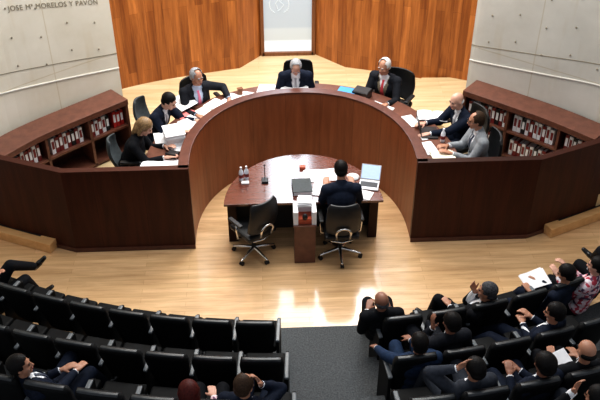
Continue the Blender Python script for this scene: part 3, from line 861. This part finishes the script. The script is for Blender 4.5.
        sd_ = jo.modifiers.new('thick', 'SOLIDIFY'); sd_.thickness = .006; sd_.offset = -.3
    if tie:
        pts = []
        for i in range(13):
            z = .455 - .022 * i; o_ = T2 @ V((0, .4, z)); dr = (T2.to_3x3() @ V((0, -1, 0)))
            hit = bvh.ray_cast(o_, dr)
            if hit[0] is not None: pts.append((hit[0] - dr * .006, .012 + .0016 * i if i else .018))
        if len(pts) > 3:
            xax = (T2.to_3x3() @ V((1, 0, 0))); yax = T2.to_3x3() @ V((0, 1, 0)); mb = MB()
            mb.loft([[p - xax * w - yax * .004, p + xax * w - yax * .004, p + xax * w + yax * .006, p - xax * w + yax * .006] for p, w in pts]); mb.build('tie', tie, body)
    # ---- trousers and shoes
    mb = MB(); mb.ell(g(0, 0, -.01), (.178, .128, .12), T.to_3x3())
    for h_, kk, f_ in ((hL, kL, fL), (hR, kR, fR)):
        limb(mb, (h_, kk, f_ + (kk - f_).normalized() * .02), ((.103, .074), (.072, .056)), 0)
    link(evaluated(mb, .013, 2), 'trousers', trousers or suit, body)
    for kk, f_ in ((kL, fL), (kR, fR)):
        sd2 = (f_ - kk).normalized(); fw = V((0, 1, 0)) - sd2 * sd2.y
        if fw.length < .25: fw = V((0, 0, 1)) - sd2 * sd2.z
        fw.normalize(); heel = f_ + sd2 * .045 - fw * .03
        mb = MB(); mb.caps(heel, heel + fw * .10, .038, .042, 10, 3); mb.caps(heel + fw * .08, heel + fw * .20, .042, .032, 10, 3, (sd2, .7)); mb.caps(f_, heel + fw * .02, .045, .038, 10, 3)
        link(evaluated(mb, .011, 1), 'shoe', 'shoe', body)
    # ---- hair
    mb = MB()
    if hair in ('short', 'receding', 'full'):
        e = .013 if hair != 'full' else .020
        mb.ell(hp(0, -.020, .042), (.076 + e, .092 + e, .085 + e), Hr, 20, 14); mb.ell(hp(0, -.050, -.015), (.066 + e, .055 + e, .06), Hr)
        hm = evaluated(mb, .008, 1)
        Hi = H.inverted(); bm = bmesh.new(); bm.from_mesh(hm); cut = []
        lim = .062 if hair != 'receding' else .035
        for f in bm.faces:
            q = Hi @ f.calc_center_median()
            if (q.y > .035 and q.z < .055 + max(0, (.07 - q.y)) * .3) or (q.y > lim + (.035 if q.z > .10 else 0) and q.z < .085): cut.append(f)
            elif q.y > -.008 and q.z < .012 and hair != 'x': cut.append(f)
            elif hair == 'receding' and q.z > .075 and q.y > .0 and abs(q.x) < .05: cut.append(f)
            elif q.z < -.075: cut.append(f)
        bmesh.ops.delete(bm, geom=cut, context='FACES'); bm.to_mesh(hm); bm.free()
        link(hm, 'hair', hairmat, body)
    elif hair == 'bald':
        mb.ell(hp(0, -.034, -.012), (.079, .078, .048), Hr)
        hm = evaluated(mb, .008, 1); Hi = H.inverted(); bm = bmesh.new(); bm.from_mesh(hm)
        cut = [f for f in bm.faces if (Hi @ f.calc_center_median()).y > .0 or (Hi @ f.calc_center_median()).z > .032]
        bmesh.ops.delete(bm, geom=cut, context='FACES'); bm.to_mesh(hm); bm.free(); link(hm, 'hair', hairmat, body)
    elif hair == 'long':
        mb.ell(hp(0, -.022, .042), (.094, .108, .098), Hr, 20, 14); mb.ell(hp(0, -.065, -.04), (.085, .06, .10), Hr)
        for s in (-1, 1): mb.caps(hp(s * .078, -.02, .03), hp(s * .075, -.02, -.10), .025, .018)
        mb.caps(hp(0, -.09, .0), hp(0, -.085, -.15), .05, .035)
        hm = evaluated(mb, .009, 1); Hi = H.inverted(); bm = bmesh.new(); bm.from_mesh(hm)
        cut = [f for f in bm.faces if (Hi @ f.calc_center_median()).y > .045 and (Hi @ f.calc_center_median()).z < .06 and abs((Hi @ f.calc_center_median()).x) < .07]
        bmesh.ops.delete(bm, geom=cut, context='FACES'); bm.to_mesh(hm); bm.free(); link(hm, 'hair', hairmat, body)
    mb = MB()
    for s in (-1, 1): mb.ell(hp(s * .030, .0815, .012), (.012, .006, .006), Hr, 8, 6)
    mb.build('eyes', 'eye', body, True)
    mb = MB(); mb.ell(hp(0, .090, -.052), (.022, .007, .007), Hr, 10, 6); mb.build('mouth', 'lip', body, True)
    mb = MB()
    for s in (-1, 1): mb.ell(hp(s * .030, .086, .030), (.019, .006, .004), Hr, 8, 6)
    mb.build('eyebrows', hairmat if hair != 'bald' else 'hair_salt', body, True)
    if glasses:
        mb = MB()
        for s in (-1, 1):
            mb.tube([hp(s * .030 + .021 * math.cos(t), .102, .010 + .016 * math.sin(t)) for t in [2 * PI * i / 12 for i in range(13)]], .0022, 5)
            mb.tube([hp(s * .052, .102, .012), hp(s * .082, .03, .012), hp(s * .082, -.02, .008)], .0022, 5)
        mb.tube([hp(-.009, .102, .012), hp(.009, .102, .012)], .0022, 5); mb.build('glasses', 'dark', body, True)
    body.location = loc; body.rotation_euler = (0, 0, rz)
    body.scale = (scale,) * 3
    return tag(body, label, 'person')

def place(at, face, z0, label, lean=0, side=0, twist=0, wL=None, wR=None, fL=None, fR=None, **kw):
    """head: world xy of the head centre; face: world direction of the hips; w*/f*: world targets of wrists/ankles"""
    rz = math.atan2(-face[0], face[1])
    T = Matrix.Rotation(twist * .3, 4, 'Z') @ Matrix.Rotation(side, 4, 'Y') @ Matrix.Rotation(-lean, 4, 'X') @ Matrix.Rotation(twist * .7, 4, 'Z')
    off = T @ V((0, .043, .67)); o2 = Matrix.Rotation(rz, 3, 'Z') @ V((off.x, off.y, 0))
    org = V((at[0] - o2.x, at[1] - o2.y, z0))
    inv = (Matrix.Translation(org) @ Matrix.Rotation(rz, 4, 'Z')).inverted()
    c = lambda p: tuple(inv @ V(p)) if p else None
    p = person(tuple(org), rz, label, lean=lean, side=side, twist=twist, handL=c(wL), handR=c(wR), legL=c(fL), legR=c(fR), **kw)
    return p, org, rz

DZ = DESK + .03
# ---- justices behind the bench
jud = []
jud.append(place((-2.02, .72), (1, -.12), PZ, 'woman with blond-brown hair in black jacket reading papers at left end of the bench', lean=.38, head=(0, -.55, 0), seat=.40,
      wL=(-1.80, .78, DZ), wR=(-1.78, .50, DZ), suit='suit_black', skin='skin_a', hair='long', hairmat='hair_brown', female=True, opened=False))
jud.append(place((-1.76, 1.39), (.9, -.42), PZ, 'dark-haired man in navy suit leaning over papers beside the woman at the bench', lean=.42, head=(.0, -.45, 0), seat=.40,
      wL=(-1.42, 1.42, DZ), wR=(-1.58, 1.12, DZ), suit='suit_navy', skin='skin_a', hair='short', hairmat='hair_black', tie='tie_grey'))
jud.append(place((-1.41, 1.95), (.52, -.85), PZ, 'grey-haired man with pink tie resting an arm on the bench', lean=.12, head=(.15, -.1, 0), seat=.40,
      wL=(-.98, 2.02, DZ), wR=(-1.42, 1.56, DZ), suit='suit_char', skin='skin_b', hair='receding', hairmat='hair_grey', tie='tie_pink', shirt='bluetint', vneck=.2, poleL=(-.8, -.1, -.3)))
jud.append(place((0.0, 2.26), (.0, -1), PZ, 'grey-haired man in navy suit bowing his head at centre of the bench', lean=.34, head=(0, -.75, 0), seat=.40,
      wL=(.18, 2.16, DZ), wR=(-.20, 2.14, DZ), suit='suit_navy', skin='skin_a', hair='receding', hairmat='hair_grey', tie='tie_grey'))
jud.append(place((1.27, 2.14), (-.55, -.83), PZ, 'white-haired man in dark suit, olive vest and red tie behind the bench', lean=.14, head=(-.15, -.15, 0), seat=.40,
      wL=(1.28, 1.74, DZ), wR=(.98, 1.98, DZ), suit='suit_char', skin='skin_b', hair='receding', hairmat='hair_white', tie='tie_red', shirt='white', vneck=.24, vest=True))
jud.append(place((2.12, 1.13), (-.93, -.30), PZ, 'bald man in navy suit seen in profile leaning on right side of the bench', lean=.22, head=(.15, -.2, 0), seat=.40,
      wL=(1.76, .92, DZ), wR=(1.74, 1.20, DZ), suit='suit_navy', skin='skin_a', hair='bald', hairmat='hair_white', tie='tie_grey'))
jud.append(place((2.26, .58), (-1, -.04), PZ, 'man in light grey suit with glasses at right end of the bench', lean=.10, head=(-.1, -.12, 0), seat=.40,
      wL=(1.96, .42, DZ), wR=(1.94, .62, DZ), suit='suit_grey', skin='skin_b', hair='receding', hairmat='hair_dkbrown', tie='tie_dark', glasses=True))
chairlabels = ['dark grey swivel chair behind the woman in black at left end of bench', 'dark grey swivel chair behind the dark-haired man in navy suit',
    'black swivel chair of the grey-haired man with pink tie', 'black high-backed chair behind the man bowing at centre of the bench',
    'black high-backed chair of the white-haired man with red tie', 'black swivel chair behind the bald man in profile', 'black swivel chair behind the man in light grey suit']
first = {id(jp): True, id(jb): True}
for i, (p, org, rz) in enumerate(jud):
    src = jp if i < 2 else jb
    if first[id(src)]: c = src; first[id(src)] = False
    else: c = copy_tree(src)
    back = (.0, .10, .03, .03, .03, -.03, -.05)[i]
    d = V((-math.sin(rz), math.cos(rz), 0)); q = V((d.y, -d.x, 0))
    sh_ = {0: .0, 1: -.10, 2: -.13, 3: -.06, 4: -.10, 5: 0, 6: 0}[i]
    c.location = org - d * back + q * sh_; c.rotation_euler = (0, 0, rz); c.location.z = PZ
    if i == 0: c.location.x += .07
    if i == 1: c.location.x += .08; c.location.y += .04
    tag(c, chairlabels[i], 'chair', 'swivel chairs behind the bench')

# ---- the clerk, seen from behind
place((.465, .0), (-.03, 1), 0, 'dark-haired man in black suit seated at the half-round table, seen from behind', lean=.28, head=(0, -.45, 0), seat=.46,
      wL=(.29, .24, TH + .035), wR=(.66, .24, TH + .035), fL=(.34, .14, .09), fR=(.62, .12, .09), suit='suit_navy', skin='skin_b', hair='short', hairmat='hair_black', opened=False)

# ---- things on the judges' desk
def onbench(t, off):
    """point on the desktop: t = angle in degrees round the horseshoe (0 right, 180 left), off = distance outside the inner face"""
    t = math.radians(t); a, b2 = 1.44 + off, 1.64 + off
    return a * math.cos(t), .23 + b2 * math.sin(t), t
def bsheet(t, off, w, h, lab, rot=0, **k):
    x, y, tt = onbench(t, off); return sheet(x, y, DESK, w, h, tt - PI / 2 + rot, lab, **k)
def low_sheet(x, y, w, h, rz, lab, **k): return sheet(x, y, DESK, w, h, rz, lab, **k)
low_sheet(-1.90, .34, .24, .36, 1.45, 'spread white papers at the far left end of the bench desk', n=4)
low_sheet(-1.67, .36, .18, .24, .2, 'loose white sheets left of the black phone on the bench desk', n=3)
r = empty('desk_phone', (-1.68, .58, DESK + .001), 1.2); tag(r, 'small black desk phone beside the woman on the bench', 'phone')
MB().box((0, 0, .025), (.16, .16, .045), taper=.85).build('phone_base', 'dark', r, bevel=.004)
MB().caps((-.06, -.06, .065), (-.06, .06, .065), .018, .018, 10, 3).build('handset', 'dark', r, True)
r = empty('paper_box', (-1.68, .92, DESK + .001), .25); tag(r, 'tall white document stack standing between the woman and dark-haired man', 'document stack')
mb = MB()
for i in range(6): mb.box((random.uniform(-.008, .008), random.uniform(-.008, .008), .016 + i * .031), (.25, .30, .029))
mb.build('page_block', 'paper', r, bevel=.002)
MB().box((.0, 0, .19), (.26, .31, .006), Matrix.Rotation(.05, 3, 'Z')).build('top_sheet', 'paper', r)
sh_list = [(-1.84, 1.02, .22, .28, .2, 'loose white sheets under the hands of the dark-haired man', 'paper', 2),
 (-1.50, 1.33, .24, .30, .5, 'white page stack between the rim and the dark-haired man', 'paper', 6),
 (-1.37, 1.54, .26, .26, .7, 'white printed sheets along the rim beside the pinkish folder', 'paper', 5),
 (-1.56, 1.62, .26, .20, .65, 'pinkish red open folder on the bench between two men', 'pinkred', 3),
 (-1.30, 1.74, .28, .20, .75, 'cream papers near the man with pink tie', 'cream', 2),
 (-1.17, 1.88, .26, .22, .85, 'white open report in front of the man with pink tie', 'paper', 4),
 (-.92, 2.03, .26, .22, 1.0, 'white papers under the outstretched hand of the man with pink tie', 'paper', 3),
 (-.70, 2.14, .20, .20, 1.2, 'small white sheets beside the brown wooden stand', 'paper', 2),
 (-.44, 2.27, .32, .24, 1.45, 'white pages lying left of the bowing man at centre', 'paper', 4),
 (-.02, 2.31, .40, .24, 0, 'white open pages right in front of the bowing man', 'paper', 6)]
for x, y, w_, h_, rz_, lab, mt, nn_ in sh_list:
    sheet(x, y, DESK, w_, h_, rz_, lab, mat=mt, n=nn_, lift=.005)
r = open_book(-1.64, 1.88, DESK + .03, .40, .30, -.9, 'large open white book in front of the dark-haired man'); r.rotation_euler = (.12, 0, -.9); r.location.z = DESK + .06
sheet(-1.64, .74, DESK, .14, .16, .2, 'small white papers between the black phone and the document stack', n=5)
r = empty('nameplate_stand', (*onbench(115, .50)[:2], DESK + .001), .35); tag(r, 'small brown wooden stand at left of the bowing man', 'stand')
MB().box((0, 0, .05), (.07, .05, .10), taper=.8).build('stand_body', 'frame', r, bevel=.003)
MB().box((0, 0, .105), (.08, .06, .012)).build('stand_top', 'frame', r)
lp = laptop(*onbench(82, .30)[:2], DESK, PI - .25, 'thin black laptop lid right of the bowing man', w=.26, open_=2.3)
r = empty('blue_folder', (*onbench(66, .36)[:2], DESK + .001), -.40); tag(r, 'bright blue folder with dark box behind it on the bench', 'folder')
MB().box((0, 0, .045), (.26, .22, .085)).build('folder_body', 'blue', r, bevel=.003)
r = empty('document_case', (*onbench(59.5, .44)[:2], DESK + .001), -.5); tag(r, 'black document case beside the blue folder on the bench', 'case')
MB().box((0, 0, .06), (.24, .20, .115)).build('case_body', 'dark', r, bevel=.006); MB().box((0, 0, .121), (.22, .18, .006)).build('case_lid', 'black_sp', r)
bsheet(48, .30, .34, .24, 'white papers before the white-haired man with red tie', -.1, n=4)
bsheet(32.5, .30, .26, .34, 'white sheet stack near the rim between two men on the right', -.3, n=4)
open_book(1.88, 1.42, DESK, .44, .28, -.2, 'large open white book in front of the bald man')
laptop(1.76, .98, DESK, PI / 2 - .1, 'black open laptop between the bald man and the grey suited man', w=.30, screen='black_sp', open_=1.9)
bottle(1.90, .76, DESK, 'clear water bottle on the desk by the grey suited man')
low_sheet(1.70, .60, .14, .30, .12, 'narrow white sheet stack along the rim at right end of the bench', n=4)
low_sheet(1.66, .88, .08, .14, .3, 'small white note near the rim before the black laptop', n=2)
low_sheet(1.84, .38, .28, .26, .1, 'cream-coloured sheet pad in front of the grey suited man', mat='cream', n=6)

# ------------------------------------------------------------------ gallery seats
def gallery_proto(end):
    r = empty('gallery_seat')
    rings = []
    N = 9
    for k in range(9):
        t = k / 8; z = .34 + t * .60; w = .165 + .043 * min(1, t * 1.25) - (.014 if k == 8 else 0)
        y = .14 - .155 * t; th = .032
        ring = []
        for j in range(N):
            u = -1 + 2 * j / (N - 1); ring.append((u * w, y - .020 * (1 - u * u) - th, z + .012 * (1 - u * u) * t))
        for j in range(N - 1, -1, -1):
            u = -1 + 2 * j / (N - 1); ring.append((u * w, y - .010 * (1 - u * u) + th, z + .012 * (1 - u * u) * t))
        rings.append(ring)
    b = MB().loft(rings).build('backrest', 'seatfab', r, True)
    rings = []
    for j in range(11):
        u = -1 + 2 * j / 10; x = u * .180; y = -.022 - .014 * (1 - u * u); z = .955 + .010 * (1 - u * u)
        rings.append([(x, y - .026, z - .014), (x, y - .014, z + .004), (x, y + .014, z + .004), (x, y + .028, z - .014)])
    MB().loft(rings).build('top_rail', 'seattop', b, True, bevel=.003)
    MB().box((0, .33, .40), (.41, .42, .09)).build('seat', 'seatfab', r, bevel=.025)
    for s in ((-1, 1) if end else (-1,)):
        x = s * .228
        mb = MB(); mb.box((x, .18, .33), (.034, .36, .655)); a = mb.build('side_panel', 'seatfab', r, bevel=.008)
        mb = MB(); mb.box((x, .15, .675), (.045, .34, .028)); mb.build('arm_pad', 'armgrey', a, bevel=.01)
    return r
proto = {False: gallery_proto(False), True: gallery_proto(True)}
fresh = {False: True, True: True}
ordn = ['first', 'second', 'third', 'fourth', 'fifth', 'sixth', 'seventh', 'eighth', 'ninth']
rown = {1: 'front', 2: 'second', 3: 'third', 4: 'rear'}
def gseat(row, side, k, R, s0, pitchs, z0):
    a = side * (s0 + (k + .5) * pitchs) / R
    # the end seat carries both arms; seats left of the aisle are mirrored by rotation so the arm falls on the far side
    end = (k == 0 and side < 0) or (k == 99)
    src = proto[end]
    if fresh[end]: c = src; fresh[end] = False
    else: c = copy_tree(src)
    c.location = (R * math.sin(a), 5.65 - R * math.cos(a), z0 + .003); c.rotation_euler = (0, 0, a)
    tag(c, 'black gallery armchair in the %s row, %s from the aisle on the %s' % (rown[row], ordn[k], 'left' if side < 0 else 'right'), 'chair',
        'black gallery seats')
    return c
for row, R, s0, pt, n_, z0 in ((1, 8.03, .40, .452, 8, 0.0), (2, 8.82, .33, .452, 8, .32), (3, 9.60, .28, .475, 6, .64)):
    for k in range(n_): gseat(row, -1, k, R, s0, pt, z0)
for row, R, s0, pt, n_, z0 in ((1, 8.05, .68, .485, 6, 0.0), (2, 8.88, .65, .478, 5, .32), (3, 9.64, .64, .475, 5, .64), (4, 10.42, .64, .475, 4, .96)):
    for k in range(n_):
        if row == 4 and k < 2: continue
        gseat(row, 1, k, R, s0, pt, z0)

# ------------------------------------------------------------------ public in the gallery
G1, G2, G3, G4 = .004, .324, .644, .964
def gplace(at, face, z0, label, lean=0, **kw):
    d = (V((0, 5.65)) - V(at)).normalized(); at = V(at) + d * .07
    kw.setdefault('scale', .94)
    return place(tuple(at), face, z0, label, lean=lean - .20, **kw)
gplace((.70, -2.30), (.0, 1), G1, 'balding man in black suit in the front row right beside the aisle', lean=-.12, side=-.10, head=(.25, -.15, 0), seat=.36,
      wL=(.60, -1.90, .66), wR=(.86, -1.88, .66), suit='suit_black', skin='skin_c', hair='bald', hairmat='hair_salt')
gplace((1.86, -2.20), (-.72, .70), G1, 'grey-haired man in black suit, front row, hand at chin and legs crossed', lean=-.14, head=(.35, .05, 0), seat=.36,
      wR=(1.76, -1.98, .98), wL=(1.52, -1.88, .66), fL=(1.60, -1.42, .09), fR=(1.36, -1.60, .22), kpR=(-.2, .2, 1), kpL=(0, .3, 1), suit='suit_black', skin='skin_b', hair='short', hairmat='hair_salt', hdR=(-.3, .25, .9), hnR=(-.2, -1, 0), poleR=(.1, .5, -1))
gplace((2.78, -1.98), (-.62, .78), G1, 'dark-haired man in navy suit reading papers on his lap in the front row', lean=.02, head=(.25, -.35, 0), seat=.36,
      wL=(2.46, -1.76, .70), wR=(2.62, -1.58, .72), suit='suit_navy', skin='skin_b', hair='short', hairmat='hair_black', fL=(2.05, -1.50, .09), fR=(2.30, -1.32, .09))
sheet(2.56, -1.58, .70, .30, .22, .25, 'white papers on the lap of the navy suited man in the front row', n=2, name='lap_papers').rotation_euler = (.25, -.1, .35)
gplace((3.16, -1.86), (-.62, .78), G1, 'dark-haired woman in red and white patterned top in the front row', lean=-.02, head=(.3, -.1, 0), seat=.36,
      wL=(2.80, -1.60, .80), wR=(2.95, -1.48, .84), suit='floral', skin='skin_a', hair='short', hairmat='hair_black', female=True, opened=False, trousers='suit_black', fL=(2.55, -1.35, .09), fR=(2.75, -1.15, .09))
gplace((3.70, -1.62), (-.50, .86), G1, 'person in black at right end of front row with an arm stretched forward', lean=-.1, head=(0, 0, 0), seat=.36,
      fL=(3.18, -.98, .12), fR=(3.62, -.72, .30), kpR=(-.2, .2, 1), suit='suit_black', skin='skin_b', hair='short', hairmat='hair_black')
gplace((.92, -3.22), (-.05, 1), G2, 'dark-haired man in blue jacket in second row, elbow out over the aisle', lean=-.02, side=-.04, head=(.1, -.1, 0), seat=.36,
      wL=(.57, -2.70, .92), wR=(.93, -2.62, .96), suit='suit_blue', skin='skin_c', hair='short', hairmat='hair_black', poleL=(-1, -.3, -.2), shirt='white')
gplace((1.28, -2.97), (-.28, .96), G2, 'dark-haired man in charcoal suit raising one hand in the second row', lean=-.04, head=(.2, -.2, 0), seat=.36,
      wL=(1.12, -2.78, 1.26), wR=(1.46, -2.50, .96), suit='suit_char', skin='skin_c', hair='short', hairmat='hair_black', hdL=(-.1, .1, 1), hnL=(1, 0, 0), poleL=(-.5, .3, -1))
gplace((2.32, -2.88), (-.62, .78), G2, 'man in navy suit with clasped hands leaning sideways in the second row', lean=-.06, side=.05, head=(.35, -.15, 0), seat=.36,
      wL=(2.12, -2.52, 1.00), wR=(2.24, -2.44, 1.02), suit='suit_navy', skin='skin_b', hair='short', hairmat='hair_black', fL=(1.62, -2.25, .42), fR=(1.82, -2.05, .42), curlL=1.0, curlR=1.0)
gplace((1.27, -3.84), (-.30, .95), G3, 'dark-haired man in slate suit touching his head in the third row', lean=-.05, side=-.04, head=(.15, -.2, 0), seat=.36,
      wL=(1.10, -3.77, 1.78), wR=(1.46, -3.42, 1.24), suit='suit_slate', skin='skin_b', hair='short', hairmat='hair_black', poleL=(-.8, .5, -.7), hdL=(.75, -.1, .45), hnL=(0, -1, 0), fL=(.92, -3.15, .74), fR=(1.30, -3.05, .74))
gplace((1.88, -3.82), (-.35, .94), G3, 'black-haired man in navy suit with hands folded in the third row', lean=-.02, head=(.1, -.15, 0), seat=.36,
      wL=(1.68, -3.50, 1.34), wR=(1.80, -3.42, 1.32), suit='suit_navy', skin='skin_c', hair='full', hairmat='hair_black', fL=(1.55, -3.0, .74), fR=(1.85, -2.95, .74))
gplace((2.29, -3.69), (-.15, 1), G3, 'bald man in black suit in third row beside a white paper', lean=-.02, head=(.1, -.25, 0), seat=.36,
      wL=(2.12, -3.30, 1.32), wR=(2.42, -3.26, 1.28), suit='suit_black', skin='skin_b', hair='bald', hairmat='hair_black')
o = sheet(2.20, -3.42, 1.36, .17, .23, .45, 'white sheet held by the bald man in the third row', n=2, name='white_sheet'); o.rotation_euler = (.35, 0, .45)
gplace((2.05, -4.46), (-.5, .86), G4, 'dark-haired man with a hand at his face in the rear row', lean=-.02, head=(.2, -.15, 0), seat=.36,
      wL=(1.92, -4.22, 1.98), wR=(2.1, -4.05, 1.55), suit='suit_black', skin='skin_b', hair='short', hairmat='hair_black', hdL=(.1, -.1, 1), hnL=(0, -1, 0), poleL=(-.5, .5, -1), fL=(1.8, -3.62, 1.05), fR=(2.1, -3.6, 1.05), trousers='suit_slate')
# left block
gplace((-2.64, -3.60), (.75, .66), G3, 'dark-haired man in navy suit, third row left, turned sideways with knees up', lean=-.18, head=(-.55, .12, 0), seat=.36,
      wL=(-2.40, -3.20, 1.30), wR=(-2.25, -3.22, 1.30), suit='suit_navy', skin='skin_b', hair='short', hairmat='hair_black', tie='tie_dark', fL=(-2.40, -2.78, .74), fR=(-2.08, -2.90, .74))
gplace((-1.17, -3.97), (.05, 1), G3, 'red-haired woman in floral top seated in the third row on the left', lean=-.02, head=(.3, -.1, 0), seat=.36,
      wL=(-1.25, -3.55, 1.28), wR=(-.98, -3.58, 1.30), suit='floral', skin='skin_a', hair='long', hairmat='hair_red', side=-.16, female=True, opened=False, trousers='suit_black')
gplace((-.70, -3.93), (.25, .96), G3, 'man with thinning brown hair resting his face on a hand, third row left', lean=.0, side=.03, head=(-.3, -.15, 0), seat=.36,
      wR=(-.55, -3.76, 1.66), wL=(-.80, -3.55, 1.26), suit='suit_navy', skin='skin_b', hair='receding', hairmat='hair_dkbrown', hdR=(-.35, -.1, .9), hnR=(-.5, -.6, 0), poleR=(.8, .3, -1))
gplace((-3.88, -1.50), (.80, .60), G1, 'person in black suit at left end of front row with legs crossed', lean=-.20, head=(-.2, 0, 0), seat=.36,
      wR=(-3.55, -1.45, .80), wL=(-3.62, -1.25, .76), fR=(-3.26, -.86, .10), fL=(-3.28, -.78, .50), kpL=(.2, .1, 1), suit='suit_black', skin='skin_b', hair='short', hairmat='hair_black')

# ------------------------------------------------------------------ light
def area(name, loc, size, power, col, rot=(0, 0, 0)):
    l_ = bpy.data.lights.new(name, 'AREA'); l_.shape = 'RECTANGLE'; l_.size, l_.size_y = size; l_.energy = power; l_.color = col
    o = bpy.data.objects.new(name, l_); COL.objects.link(o); o.location = loc; o.rotation_euler = rot; return o
area('ceiling_lamp', (0, 3.0, 6.4), (5.5, 1.6), 390, (1, .96, .88))
area('ceiling_lamp', (0, .2, 7.6), (6, 1.6), 290, (1, .97, .92))
area('ceiling_lamp', (0, -4.5, 8.6), (7, 1.2), 5, (.92, .96, 1))
w = bpy.data.worlds.new('world'); sc.world = w; w.use_nodes = True
bg = w.node_tree.nodes['Background']; bg.inputs[0].default_value = (.88, .92, 1, 1); bg.inputs[1].default_value = .45
sc.view_settings.view_transform = 'Standard'; 
try: sc.view_settings.look = 'Medium High Contrast'
except TypeError: pass
sc.view_settings.exposure = -.08
